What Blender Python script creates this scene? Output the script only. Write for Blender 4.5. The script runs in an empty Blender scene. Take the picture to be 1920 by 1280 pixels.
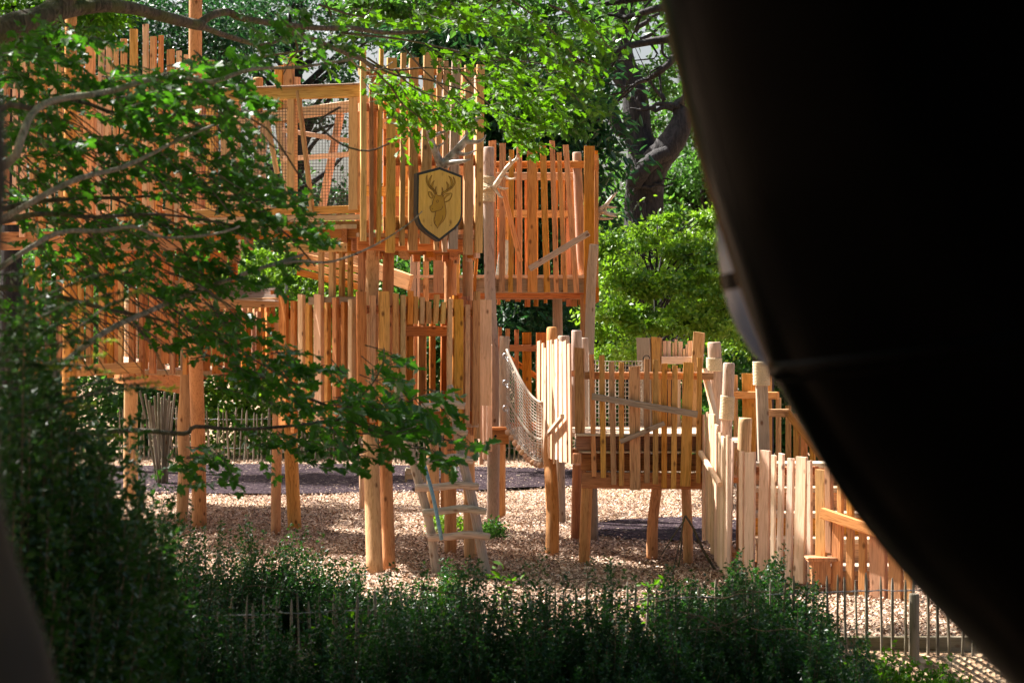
import bpy, math, random
import numpy as np
from mathutils import Vector, Matrix
R = math.radians
scene = bpy.context.scene
C = scene.collection
F = 3840.0            # focal length in photo pixels (1920 wide)
CAMZ = 2.1
HZ = 640.0

# ---------------------------------------------------------------- camera
cam_d = bpy.data.cameras.new("camera"); cam = bpy.data.objects.new("camera", cam_d); C.objects.link(cam)
cam.location = (0, 0, CAMZ); cam.rotation_euler = (R(90), 0, 0)
cam_d.sensor_width = 36; cam_d.lens = 72; cam_d.clip_start = 0.1; cam_d.clip_end = 400
cam_d.dof.use_dof = True; cam_d.dof.focus_distance = 20.5; cam_d.dof.aperture_fstop = 5.0
scene.camera = cam
# ---------------------------------------------------------------- light
SUN_EL, SUN_BACK = 50.0, 32.0          # sun from the left, a little behind the play towers
sd = Vector((-math.cos(R(SUN_BACK))*math.cos(R(SUN_EL)), math.sin(R(SUN_BACK))*math.cos(R(SUN_EL)), math.sin(R(SUN_EL))))
sl = bpy.data.lights.new("sun", 'SUN'); sl.energy = 5.0; sl.angle = R(0.55); sl.color = (1.0, 0.96, 0.90)
so = bpy.data.objects.new("sun", sl); C.objects.link(so); so.location = (-20, 10, 30)
so.rotation_euler = sd.to_track_quat('Z', 'Y').to_euler()
w = bpy.data.worlds.new("World"); scene.world = w; w.use_nodes = True
nt = w.node_tree; bg = nt.nodes['Background']
sky = nt.nodes.new('ShaderNodeTexSky'); sky.sky_type = 'NISHITA'; sky.sun_disc = False
sky.sun_elevation = R(SUN_EL); sky.sun_rotation = math.atan2(sd.x, sd.y); sky.dust_density = 7.0; sky.air_density = 1.0
nt.links.new(sky.outputs[0], bg.inputs[0]); bg.inputs[1].default_value = 0.057
scene.view_settings.view_transform = 'Standard'; scene.view_settings.look = 'None'
scene.view_settings.exposure = 1.95; scene.view_settings.gamma = 1.0
scene.render.engine = 'CYCLES'
scene.cycles.max_bounces = 7; scene.cycles.diffuse_bounces = 5; scene.cycles.glossy_bounces = 2
scene.cycles.transmission_bounces = 5; scene.cycles.use_denoising = True
scene.cycles.sample_clamp_indirect = 8

# ---------------------------------------------------------------- helpers
def P(px, py, Y): return Vector(((px-960.0)/F*Y, Y, CAMZ-(py-HZ)/F*Y))
def gy(Y, z=0.0): return HZ+(CAMZ-z)*F/Y       # picture row of the ground at distance Y

def lk(nt, a, b): nt.links.new(a, b)
def new_mat(name):
    m = bpy.data.materials.new(name); m.use_nodes = True
    return m, m.node_tree, m.node_tree.nodes['Principled BSDF']
def node(nt, typ, **kw):
    n = nt.nodes.new(typ)
    for k, v in kw.items():
        if k in ('scale_', 'detail_', 'dist_', 'rough_'):
            n.inputs[{'scale_': 'Scale', 'detail_': 'Detail', 'dist_': 'Distortion', 'rough_': 'Roughness'}[k]].default_value = v
        else: setattr(n, k, v)
    return n
def ramp(nt, fac, stops):
    r = nt.nodes.new('ShaderNodeValToRGB'); e = r.color_ramp.elements
    e[0].position, e[0].color = stops[0][0], (*stops[0][1], 1)
    e[1].position, e[1].color = stops[-1][0], (*stops[-1][1], 1)
    for p, c in stops[1:-1]:
        x = e.new(p); x.color = (*c, 1)
    lk(nt, fac, r.inputs[0]); return r.outputs[0]
def mixc(nt, a, b, f, mode='MIX'):
    m = nt.nodes.new('ShaderNodeMix'); m.data_type = 'RGBA'; m.blend_type = mode
    for i, v in ((0, f), (6, a), (7, b)):
        if isinstance(v, (int, float)): m.inputs[i].default_value = v
        elif isinstance(v, tuple): m.inputs[i].default_value = (*v, 1)
        else: lk(nt, v, m.inputs[i])
    return m.outputs[2]
def math_n(nt, op, a, b=None, c=None):
    m = nt.nodes.new('ShaderNodeMath'); m.operation = op
    for i, v in enumerate((a, b, c)):
        if v is None: continue
        if isinstance(v, (int, float)): m.inputs[i].default_value = v
        else: lk(nt, v, m.inputs[i])
    return m.outputs[0]
def bump(nt, bs, h, dist, strength=1.0):
    b = nt.nodes.new('ShaderNodeBump'); b.inputs['Distance'].default_value = dist; b.inputs['Strength'].default_value = strength
    lk(nt, h, b.inputs['Height']); lk(nt, b.outputs[0], bs.inputs['Normal'])

def wood(name, light, dark, knot=(0.10, 0.035, 0.012), grey=0.0, rough=0.72, vary=0.42):
    m, nt, bs = new_mat(name)
    tc = node(nt, 'ShaderNodeTexCoord'); oi = node(nt, 'ShaderNodeObjectInfo')
    off = node(nt, 'ShaderNodeCombineXYZ')
    r50 = math_n(nt, 'MULTIPLY', oi.outputs['Random'], 57.0)
    for i in range(3): lk(nt, r50, off.inputs[i])
    add = node(nt, 'ShaderNodeVectorMath', operation='ADD'); lk(nt, tc.outputs['Object'], add.inputs[0]); lk(nt, off.outputs[0], add.inputs[1])
    mp = node(nt, 'ShaderNodeMapping'); lk(nt, add.outputs[0], mp.inputs[0]); mp.inputs['Scale'].default_value = (22, 22, 1.6)
    n1 = node(nt, 'ShaderNodeTexNoise', scale_=2.2, detail_=5.0, dist_=1.6); lk(nt, mp.outputs[0], n1.inputs[0])
    mp2 = node(nt, 'ShaderNodeMapping'); lk(nt, add.outputs[0], mp2.inputs[0]); mp2.inputs['Scale'].default_value = (1, 1, 0.35)
    n2 = node(nt, 'ShaderNodeTexNoise', scale_=3.5, detail_=3.0); lk(nt, mp2.outputs[0], n2.inputs[0])
    col = ramp(nt, n1.outputs[0], [(0.3, dark), (0.52, light), (0.75, tuple(min(1, c*1.12) for c in light))])
    # board to board variation (own colour of each board)
    v = math_n(nt, 'MULTIPLY_ADD', oi.outputs['Random'], vary, 1.0-vary*0.55)
    hs = node(nt, 'ShaderNodeHueSaturation'); lk(nt, col, hs.inputs['Color']); lk(nt, v, hs.inputs['Value'])
    rnd2 = math_n(nt, 'FRACT', math_n(nt, 'MULTIPLY', oi.outputs['Random'], 17.3))
    lk(nt, math_n(nt, 'MULTIPLY_ADD', rnd2, 0.026, 0.487), hs.inputs['Hue'])
    lk(nt, math_n(nt, 'MULTIPLY_ADD', math_n(nt, 'FRACT', math_n(nt, 'MULTIPLY', oi.outputs['Random'], 7.7)), 0.3, 0.82), hs.inputs['Saturation'])
    # grey weather stains in soft patches
    st = ramp(nt, n2.outputs[0], [(0.50, (0, 0, 0)), (0.72, (1, 1, 1))])
    stf = math_n(nt, 'MULTIPLY', st, 0.75 if grey == 0 else 0.9)
    c2 = mixc(nt, hs.outputs[0], (0.20+grey*0.12, 0.15+grey*0.12, 0.11+grey*0.11), math_n(nt, 'MULTIPLY', stf, 0.5+grey*0.5))
    # knots
    mp3 = node(nt, 'ShaderNodeMapping'); lk(nt, add.outputs[0], mp3.inputs[0]); mp3.inputs['Scale'].default_value = (9, 9, 5)
    vo = node(nt, 'ShaderNodeTexVoronoi', scale_=1.0); lk(nt, mp3.outputs[0], vo.inputs[0])
    k = ramp(nt, vo.outputs['Distance'], [(0.07, (1, 1, 1)), (0.17, (0, 0, 0))])
    c3 = mixc(nt, c2, knot, math_n(nt, 'MULTIPLY', k, 0.8))
    lk(nt, c3, bs.inputs['Base Color']); bs.inputs['Roughness'].default_value = rough
    bs.inputs['Specular IOR Level'].default_value = 0.15
    bump(nt, bs, n1.outputs[0], 0.004, 0.6)
    return m
M = {}
M['larch'] = wood('larch_wood', (0.62, 0.30, 0.105), (0.34, 0.135, 0.038))
M['amber'] = wood('amber_wood', (0.60, 0.36, 0.15), (0.38, 0.195, 0.065))
M['red'] = wood('red_larch', (0.52, 0.22, 0.068), (0.28, 0.095, 0.025))
M['pale'] = wood('pale_wood', (0.72, 0.49, 0.34), (0.55, 0.34, 0.21))
M['grey'] = wood('weathered_wood', (0.42, 0.30, 0.22), (0.23, 0.155, 0.105), grey=1.0, vary=0.25)
M['log'] = wood('peeled_log', (0.58, 0.31, 0.125), (0.38, 0.17, 0.055), vary=0.2)
M['drift'] = wood('driftwood', (0.46, 0.36, 0.29), (0.22, 0.165, 0.12), grey=1.0, vary=0.2)
M['stake'] = wood('chestnut_stake', (0.20, 0.165, 0.11), (0.10, 0.08, 0.05), grey=1.0)
M['deck'] = wood('deck_boards', (0.55, 0.40, 0.28), (0.38, 0.25, 0.15), grey=0.6)
def simple(name, col, rough=0.6, metal=0.0, bumpy=0.0, sc=40.0, col2=None, spec=0.5):
    m, nt, bs = new_mat(name)
    bs.inputs['Roughness'].default_value = rough; bs.inputs['Metallic'].default_value = metal
    bs.inputs['Specular IOR Level'].default_value = spec
    tc = node(nt, 'ShaderNodeTexCoord'); n = node(nt, 'ShaderNodeTexNoise', scale_=sc, detail_=4.0); lk(nt, tc.outputs['Object'], n.inputs[0])
    c2 = col2 or tuple(c*0.6 for c in col)
    lk(nt, ramp(nt, n.outputs[0], [(0.3, c2), (0.65, col)]), bs.inputs['Base Color'])
    if bumpy: bump(nt, bs, n.outputs[0], bumpy)
    return m
M['rope'] = simple('rope', (0.66, 0.54, 0.36), 0.9, 0, 0.003, 120)
M['net'] = simple('net_cord', (0.50, 0.43, 0.35), 0.9, 0, 0.001, 120)
M['steel'] = simple('steel', (0.45, 0.46, 0.48), 0.35, 0.9)
M['wire'] = simple('mesh_wire', (0.05, 0.045, 0.045), 0.5, 0.4)
M['galv'] = simple('galvanised_wire', (0.30, 0.29, 0.30), 0.5, 0.6)
M['black'] = simple('black_plastic', (0.0012, 0.0011, 0.0011), 0.22, 0, 0, 3, (0.0006, 0.0006, 0.0007), 0.008)
M['sky_sheen'] = simple('sky_sheen_plastic', (0.10, 0.12, 0.20), 0.30, 0, 0, 3, (0.08, 0.095, 0.16), 0.5)  # bluish sky reflection on the far tube section, put into its base colour
M['frame'] = simple('dark_green_frame', (0.012, 0.022, 0.022), 0.45)
M['gold'] = simple('gold_paint', (0.42, 0.25, 0.010), 0.55, 0, 0, 14, (0.36, 0.20, 0.008))
M['line'] = simple('burnt_line', (0.11, 0.045, 0.015), 0.8)
M['board'] = wood('oak_board', (0.68, 0.46, 0.165), (0.58, 0.37, 0.12), vary=0.0)
M['antler'] = simple('antler_bone', (0.50, 0.45, 0.42), 0.4, 0, 0.002, 18, (0.10, 0.075, 0.06))
M['bone'] = simple('pale_antler', (0.62, 0.54, 0.42), 0.55, 0, 0.002, 25, (0.42, 0.33, 0.23))
M['blue'] = simple('blue_pole_paint', (0.14, 0.27, 0.36), 0.35)
M['panel'] = simple('grey_panel', (0.36, 0.42, 0.44), 0.35)
M['bolt'] = simple('dark_bolt', (0.03, 0.03, 0.035), 0.5, 0.6)
def bark(name, a, b, sc=5.0, moss=0.0):
    m, nt, bs = new_mat(name)
    tc = node(nt, 'ShaderNodeTexCoord'); mp = node(nt, 'ShaderNodeMapping'); lk(nt, tc.outputs['Object'], mp.inputs[0]); mp.inputs['Scale'].default_value = (4, 4, 1)
    n = node(nt, 'ShaderNodeTexNoise', scale_=sc, detail_=6.0, dist_=0.8); lk(nt, mp.outputs[0], n.inputs[0])
    c = ramp(nt, n.outputs[0], [(0.35, b), (0.65, a)])
    if moss:
        n2 = node(nt, 'ShaderNodeTexNoise', scale_=7.0, detail_=4.0); lk(nt, tc.outputs['Object'], n2.inputs[0])
        c = mixc(nt, c, (0.10, 0.12, 0.02), math_n(nt, 'MULTIPLY', ramp(nt, n2.outputs[0], [(0.5, (0, 0, 0)), (0.6, (1, 1, 1))]), moss))
    lk(nt, c, bs.inputs['Base Color']); bs.inputs['Roughness'].default_value = 0.9; bump(nt, bs, n.outputs[0], 0.03)
    return m
M['bark'] = bark('old_bark', (0.032, 0.027, 0.027), (0.007, 0.006, 0.006), 6)
M['twig'] = bark('branch_bark', (0.15, 0.12, 0.09), (0.05, 0.04, 0.03), 9, 0.5)
M['twigpale'] = bark('pale_branch_bark', (0.40, 0.35, 0.27), (0.19, 0.16, 0.12), 12, 0.35)
M['twigbrown'] = bark('dry_twig', (0.20, 0.13, 0.08), (0.08, 0.05, 0.03), 12)
def leaf(name, a, b, trans, tfac=0.45, rough=0.42, spec=0.35):
    m, nt, bs = new_mat(name)
    at = node(nt, 'ShaderNodeAttribute'); at.attribute_name = 'v'
    c = ramp(nt, at.outputs['Fac'], [(0.0, a), (0.55, tuple((x+y)/2 for x, y in zip(a, b))), (1.0, b)])
    lk(nt, c, bs.inputs['Base Color']); bs.inputs['Roughness'].default_value = rough; bs.inputs['Specular IOR Level'].default_value = spec
    tr = node(nt, 'ShaderNodeBsdfTranslucent'); lk(nt, mixc(nt, c, trans, 0.75), tr.inputs[0])
    mx = node(nt, 'ShaderNodeMixShader'); mx.inputs[0].default_value = tfac
    lk(nt, bs.outputs[0], mx.inputs[1]); lk(nt, tr.outputs[0], mx.inputs[2])
    lk(nt, mx.outputs[0], nt.nodes['Material Output'].inputs['Surface'])
    return m
M['l_maple'] = leaf('maple_leaf', (0.012, 0.055, 0.010), (0.04, 0.125, 0.012), (0.09, 0.30, 0.01), 0.45)
M['l_oak'] = leaf('oak_leaf', (0.012, 0.055, 0.004), (0.07, 0.165, 0.008), (0.15, 0.38, 0.005), 0.42, 0.5, 0.2)
M['l_dark'] = leaf('laurel_leaf', (0.008, 0.036, 0.016), (0.022, 0.075, 0.024), (0.04, 0.16, 0.03), 0.3)
M['l_mid'] = leaf('tree_leaf', (0.014, 0.060, 0.014), (0.06, 0.14, 0.022), (0.12, 0.32, 0.03), 0.4)
M['l_bright'] = leaf('elder_leaf', (0.025, 0.11, 0.010), (0.26, 0.38, 0.045), (0.27, 0.52, 0.015), 0.38)
M['l_box'] = leaf('shrub_leaf', (0.004, 0.026, 0.010), (0.026, 0.078, 0.016), (0.05, 0.18, 0.015), 0.35, 0.35)
M['l_yew'] = leaf('yew_needle', (0.006, 0.028, 0.009), (0.035, 0.085, 0.016), (0.06, 0.18, 0.015), 0.3, 0.4)
M['l_tip'] = leaf('new_growth', (0.15, 0.24, 0.02), (0.30, 0.36, 0.03), (0.40, 0.50, 0.04), 0.4)

# ---- mesh building
class G:
    """collects vertices / faces (and one value per face) into ONE mesh"""
    def __init__(s): s.v = []; s.f = []; s.n = 0; s.val = []; s.vf = False
    def add(s, V, Fs, val=None):
        V = np.asarray(V, dtype=np.float64).reshape(-1, 3); s.v.append(V)
        for f in Fs:
            f = np.asarray(f, dtype=np.int64)
            s.f.append(f+s.n)
            if val is not None: s.vf = True; s.val.append(np.broadcast_to(val, (len(f),)) if np.ndim(val) == 0 or len(val) == len(f) else val)
            else: s.val.append(np.zeros(len(f)))
        s.n += len(V)
    def mesh(s, name, smooth=False, origin=(0, 0, 0), frame=None):
        V = np.concatenate(s.v)-np.array(origin, dtype=np.float64)
        if frame is not None: V = V @ np.array(frame)         # columns = local axes
        li = np.concatenate([f.reshape(-1) for f in s.f]).astype(np.int32)
        lt = np.concatenate([np.full(len(f), f.shape[1]) for f in s.f]).astype(np.int32)
        ls = np.concatenate([[0], np.cumsum(lt)[:-1]]).astype(np.int32)
        me = bpy.data.meshes.new(name); me.vertices.add(len(V)); me.vertices.foreach_set('co', V.astype(np.float32).ravel())
        me.loops.add(len(li)); me.loops.foreach_set('vertex_index', li)
        me.polygons.add(len(lt)); me.polygons.foreach_set('loop_start', ls); me.polygons.foreach_set('loop_total', lt)
        if s.vf:
            a = me.attributes.new('v', 'FLOAT', 'FACE'); a.data.foreach_set('value', np.concatenate(s.val).astype(np.float32))
        me.update(calc_edges=True); me.validate()
        me.polygons.foreach_set('use_smooth', np.full(len(me.polygons), bool(smooth)))
        return me
def link(name, me, mat, parent=None, mw=None):
    o = bpy.data.objects.new(name, me); C.objects.link(o)
    if mat is not None: me.materials.append(mat)
    mw = mw or Matrix()
    if parent is not None:
        o.parent = parent; o.matrix_basis = Matrix.Translation(-Vector(PW[parent.name])) @ mw
    else: o.matrix_basis = mw
    return o
PW = {}
def thing(name, label, cat, loc, group=None):
    o = bpy.data.objects.new(name, None); C.objects.link(o); o.location = loc; o.empty_display_size = 0.2
    PW[o.name] = tuple(loc); o['label'] = label; o['category'] = cat
    if group: o['group'] = group
    return o
def tag(o, label, cat, group=None):
    o['label'] = label; o['category'] = cat
    if group: o['group'] = group
    return o
def axes(A, B, nrm):
    z = (B-A).normalized(); x = z.cross(nrm); x.normalize(); x = -x; y = z.cross(x)
    return x, y, z
rs = random.Random(11)
def bar(name, A, B, w, t, nrm, mat, parent, slope=0.0, rough=0.03, seg=4, ch=0.005):
    """a sawn board from A (bottom) to B (top): width w across, thickness t along nrm, softened edges"""
    L = (B-A).length; z = (B-A).normalized(); y = (nrm - z*nrm.dot(z)).normalized(); x = y.cross(z)
    hw, ht = w/2, t/2; ch = min(ch, hw*0.4, ht*0.4)
    prof = [(-hw+ch, -ht), (hw-ch, -ht), (hw, -ht+ch), (hw, ht-ch), (hw-ch, ht), (-hw+ch, ht), (-hw, ht-ch), (-hw, -ht+ch)]
    V = []
    dx = 0; k = 1
    for i in range(seg+1):
        zz = L*i/seg; 
        if 0 < i: dx = max(-w*0.08, min(w*0.08, dx+rs.uniform(-1, 1)*w*rough))
        k = 1+rs.uniform(-1, 1)*rough
        for (a, b) in prof:
            V.append((a*k+dx, b, zz + (slope*a if i == seg else 0)))
    Fs = []
    for i in range(seg):
        for j in range(8):
            a = i*8+j; b = i*8+(j+1) % 8; Fs.append((a, b, b+8, a+8))
    n = seg*8
    caps = [[7, 6, 5, 4, 3, 2, 1, 0], [n+j for j in range(8)]]
    g = G(); g.add(V, [np.array(Fs), np.array(caps)]); me = g.mesh(name)
    mw = Matrix((x, y, z)).transposed().to_4x4(); mw.translation = A
    return link(name, me, mat, parent, mw)
def tube_arrays(pts, rad, ns=10, cap=True, wob=0.0, rr=None):
    pts = [Vector(p) for p in pts]; n = len(pts); V = []; rr = rr or rs
    up = Vector((0.13, 1, 0.21)).normalized(); px = None
    ph = [rr.uniform(-1, 1)*wob for _ in range(ns)]
    for i, p in enumerate(pts):
        d = (pts[min(n-1, i+1)]-pts[max(0, i-1)]).normalized()
        if px is None:
            px = d.cross(up)
            if px.length < 0.1: px = d.cross(Vector((1, 0, 0)))
        px = (px - d*px.dot(d)).normalized(); py = d.cross(px)
        for j in range(ns):
            a = 2*math.pi*j/ns; r = rad[i]*(1+ph[j]+(rr.uniform(-1, 1)*wob*0.5 if wob else 0))
            V.append(p+px*(math.cos(a)*r)+py*(math.sin(a)*r))
    Q = [(i*ns+j, i*ns+(j+1) % ns, (i+1)*ns+(j+1) % ns, (i+1)*ns+j) for i in range(n-1) for j in range(ns)]
    Fs = [np.array(Q)]
    if cap: Fs.append(np.array([[ns-1-j for j in range(ns)], [(n-1)*ns+j for j in range(ns)]]))
    return np.array([tuple(v) for v in V]), Fs
def smoothpath(pts, rad, k=4):
    """Catmull-Rom refinement"""
    out, ro = [], []
    n = len(pts)
    for i in range(n-1):
        p0, p1, p2, p3 = pts[max(0, i-1)], pts[i], pts[i+1], pts[min(n-1, i+2)]
        for s in range(k):
            t = s/k
            out.append(0.5*((2*p1)+(p2-p0)*t+(2*p0-5*p1+4*p2-p3)*t*t+(3*p1-p0-3*p2+p3)*t**3)); ro.append(rad[i]*(1-t)+rad[i+1]*t)
    out.append(pts[-1]); ro.append(rad[-1]); return out, ro
def log(name, pts, rad, mat, parent, ns=14, wob=0.03, k=4):
    pts = [Vector(p) for p in pts]
    if isinstance(rad, (int, float)): rad = [rad]*len(pts)
    sp, sr = smoothpath(pts, rad, k)
    # softened top edge
    d = (sp[-1]-sp[-2]).normalized(); sp = sp[:-1]+[sp[-1]-d*0.012, sp[-1]]; sr = sr[:-1]+[sr[-1], sr[-1]*0.86]
    z = (pts[-1]-pts[0]).normalized(); x = z.orthogonal().normalized(); y = z.cross(x)
    g = G(); V, Fs = tube_arrays(sp, sr, ns, True, wob); g.add(V, Fs)
    me = g.mesh(name, smooth=True, origin=tuple(pts[0]), frame=[(x[i], y[i], z[i]) for i in range(3)])
    me.polygons[len(me.polygons)-1].use_smooth = False
    mw = Matrix((x, y, z)).transposed().to_4x4(); mw.translation = pts[0]
    return link(name, me, mat, parent, mw)
class Pl:
    """a vertical plane standing in the scene, given by the distances of two of its points"""
    def __init__(s, x0, Y0, x1, Y1):
        s.x0, s.i0, s.x1, s.i1 = x0, 1/Y0, x1, 1/Y1
        A = P(x0, 640, Y0); B = P(x1, 640, Y1); d = (B-A).normalized(); s.d = d; s.n = Vector((d.y, -d.x, 0)).normalized()
    def Y(s, px): return 1/(s.i0+(s.i1-s.i0)*(px-s.x0)/(s.x1-s.x0))
    def pt(s, px, py, off=0.0): return P(px, py, s.Y(px)) - s.n*off
    def w(s, px, dx): return abs(dx)*s.Y(px)/F/max(0.2, abs(s.d.x))
def picket(par, pl, xl, xr, ty, by, bxl=None, bxr=None, mat='larch', off=0.0, t=0.045, name='picket', slope=None):
    if bxl is None: bxl, bxr = xl, xr
    xt, xb = (xl+xr)/2, (bxl+bxr)/2
    A = pl.pt(xb, by, off); B = pl.pt(xt, ty, off)
    return bar(name, A, B, pl.w(xt, ((xr-xl)+(bxr-bxl))/2), t*rs.uniform(0.85, 1.15), pl.n, M[mat], par, slope=rs.uniform(-0.12, 0.12) if slope is None else slope)
def brd(par, pl, a, b, wpx, mat='larch', off=0.0, t=0.05, name='rail', rough=0.01):
    A = pl.pt(a[0], a[1], off); B = pl.pt(b[0], b[1], off)
    return bar(name, A, B, wpx*pl.Y((a[0]+b[0])/2)/F, t, pl.n, M[mat], par, rough=rough, slope=0.0)
def wall(par, A, B, z0, z1, n, w, mat='larch', jz=0.15, name='picket', lean=0.0, t=0.045):
    """a run of boards between two plan points"""
    A = Vector((A[0], A[1], 0)); B = Vector((B[0], B[1], 0)); d = (B-A).normalized(); nn = Vector((d.y, -d.x, 0))
    L = (B-A).length
    for i in range(n):
        p = A+d*(L*(i+0.5)/n+rs.uniform(-1, 1)*0.01)
        ww = w*rs.choice((0.6, 0.8, 0.8, 1.0, 1.5))
        a = p+Vector((0, 0, z0+rs.uniform(-1, 1)*jz*0.4)); b = p+d*rs.uniform(-1, 1)*lean+Vector((0, 0, z1+rs.uniform(-1, 1)*jz))
        bar(name, a, b, ww, t, nn, M[mat] if isinstance(mat, str) else M[rs.choice(mat)], par)
def hbar(par, A, B, w, t, mat, name='rail'):
    """horizontal board, w = height, t = thickness"""
    A = Vector(A); B = Vector(B); d = (B-A); nn = Vector((d.y, -d.x, 0)).normalized()
    return bar(name, A, B, w, t, nn, M[mat], par, rough=0.008)
def slab(par, corners, z, th, mat, name='deck', gap=0.012, bw=0.14):
    """deck of boards running along corners[0]->corners[1]"""
    a, b, c, d = [Vector((p[0], p[1], 0)) for p in corners]
    L = (d-a).length; n = max(1, int(L/bw)); g = G()
    for i in range(n):
        t0, t1 = i/n, (i+1)/n-gap/L
        q = [a.lerp(d, t0), b.lerp(c, t0), b.lerp(c, t1), a.lerp(d, t1)]
        V = [(p.x, p.y, z-th) for p in q]+[(p.x, p.y, z) for p in q]
        g.add(V, [np.array([(3, 2, 1, 0), (4, 5, 6, 7), (0, 1, 5, 4), (1, 2, 6, 5), (2, 3, 7, 6), (3, 0, 4, 7)])])
    o = (a+b+c+d)/4; o.z = z
    return link(name, g.mesh(name, origin=tuple(o)), M[mat], par, Matrix.Translation(o))
def rope_rings(par, p0, p1, r, n, rr=0.009, name='rope_lashing', mat='rope'):
    p0 = Vector(p0); p1 = Vector(p1); d = (p1-p0).normalized(); x = d.orthogonal().normalized(); y = d.cross(x); g = G()
    for i in range(n):
        c = p0.lerp(p1, (i+0.5)/n); ax = (d+x*rs.uniform(-0.04, 0.04)).normalized()
        pts = [c+(x*math.cos(a)+y*math.sin(a))*(r+rr*0.7)+d*math.sin(a)*0.004 for a in [2*math.pi*k/18 for k in range(18)]]
        V = []; 
        for k in range(18):
            a = 2*math.pi*k/18; rad = (x*math.cos(a)+y*math.sin(a))
            for j in range(6):
                b = 2*math.pi*j/6; V.append(tuple(pts[k]+rad*math.cos(b)*rr+d*math.sin(b)*rr))
        Q = [(k*6+j, k*6+(j+1) % 6, ((k+1) % 18)*6+(j+1) % 6, ((k+1) % 18)*6+j) for k in range(18) for j in range(6)]
        g.add(V, [np.array(Q)])
    return link(name, g.mesh(name, True, origin=tuple(p0)), M[mat], par, Matrix.Translation(p0))
def polytube(par, paths, name, mat, ns=6, smooth=True, k=3, wob=0.0):
    """several joined tubes as one mesh; each path = [(Vector, radius), ...]"""
    g = G(); o = Vector(paths[0][0][0])
    for pth in paths:
        pts = [Vector(p) for p, r in pth]; rad = [r for p, r in pth]
        if k > 1 and len(pts) > 2: pts, rad = smoothpath(pts, rad, k)
        V, Fs = tube_arrays(pts, rad, ns, True, wob); g.add(V, Fs)
    return link(name, g.mesh(name, smooth, origin=tuple(o)), mat if not isinstance(mat, str) else M[mat], par, Matrix.Translation(o))
def grid_net(par, fn, nu, nv, r, name, mat, su=None, sv=None, ns=4):
    """knotted net over the surface fn(u,v), u,v in 0..1"""
    g = G(); su = su or nv; sv = sv or nu
    for i in range(nu+1):
        V, Fs = tube_arrays([fn(i/nu, j/su) for j in range(su+1)], [r]*(su+1), ns, False); g.add(V, Fs)
    for j in range(nv+1):
        V, Fs = tube_arrays([fn(i/sv, j/nv) for i in range(sv+1)], [r]*(sv+1), ns, False); g.add(V, Fs)
    o = fn(0.5, 0)
    return link(name, g.mesh(name, True, origin=tuple(o)), M[mat], par, Matrix.Translation(o))

# ---- leaves (batches of small faces with their own directions)
def leaf_shape(kind):
    if kind == 'dia':
        V = [(0, 0, 0), (-0.28, 0.45, 0.07), (0, 1, 0), (0.28, 0.45, 0.07)]; return V, [[(0, 2, 1), (0, 3, 2)]]
    if kind == 'long':
        V = [(0, 0, 0), (-0.17, 0.3, 0.05), (-0.14, 0.7, 0.02), (0, 1, -0.08), (0.14, 0.7, 0.02), (0.17, 0.3, 0.05)]; return V, [[(0, 3, 2, 1), (0, 5, 4, 3)]]
    if kind == 'maple':
        h = [(0, 0), (0.22, -0.05), (0.52, 0.10), (0.36, 0.24), (0.60, 0.42), (0.50, 0.62), (0.26, 0.52), (0.22, 0.78), (0, 1)]
    if kind == 'oak':
        h = [(0, 0), (0.07, 0.14), (0.24, 0.22), (0.14, 0.32), (0.36, 0.48), (0.20, 0.56), (0.34, 0.76), (0.16, 0.80), (0.14, 0.97), (0, 1)]
    n = len(h); V = [(x, y, abs(x)*0.30-(y-0.5)**2*0.25) for x, y in h]+[(-x, y, abs(x)*0.30-(y-0.5)**2*0.25) for x, y in h[1:-1]]
    right = list(range(n)); left = [0]+list(range(n, n+n-2))+[n-1]
    return V, [[tuple(right)], [tuple(left[::-1])]]
def add_leaves(g, pos, dirs, size, kind, rng, nbias=0.6, val=None):
    """pos Nx3, dirs Nx3 growth directions; leaf plane normals lean upward by nbias"""
    V0, Fs = leaf_shape(kind); V0 = np.array(V0, float); N = len(pos)
    d = dirs+rng.normal(0, 0.35, (N, 3)); d /= np.linalg.norm(d, axis=1, keepdims=True)
    nrm = rng.normal(0, 1, (N, 3))*(1-nbias)+np.array([0, 0, 1.0])*nbias*1.4
    nrm -= d*np.sum(nrm*d, 1, keepdims=True); nrm /= np.linalg.norm(nrm, axis=1, keepdims=True)+1e-9
    s = np.cross(d, nrm); sz = (size*rng.uniform(0.65, 1.25, N))[:, None, None]
    W = (V0[None, :, 0:1]*s[:, None, :]+V0[None, :, 1:2]*d[:, None, :]+V0[None, :, 2:3]*nrm[:, None, :])*sz+pos[:, None, :]
    k = len(V0); base = (np.arange(N)*k)[:, None, None]
    val = rng.uniform(0, 1, N) if val is None else val
    FF = []; vals = []
    for f in Fs:
        f = np.array(f); FF.append((f[None]+base).reshape(-1, f.shape[1])); vals.append(np.repeat(val, f.shape[0]))
    g.v.append(W.reshape(-1, 3)); g.vf = True
    for f, vv in zip(FF, vals): g.f.append(f+g.n); g.val.append(vv)
    g.n += N*k
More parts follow.
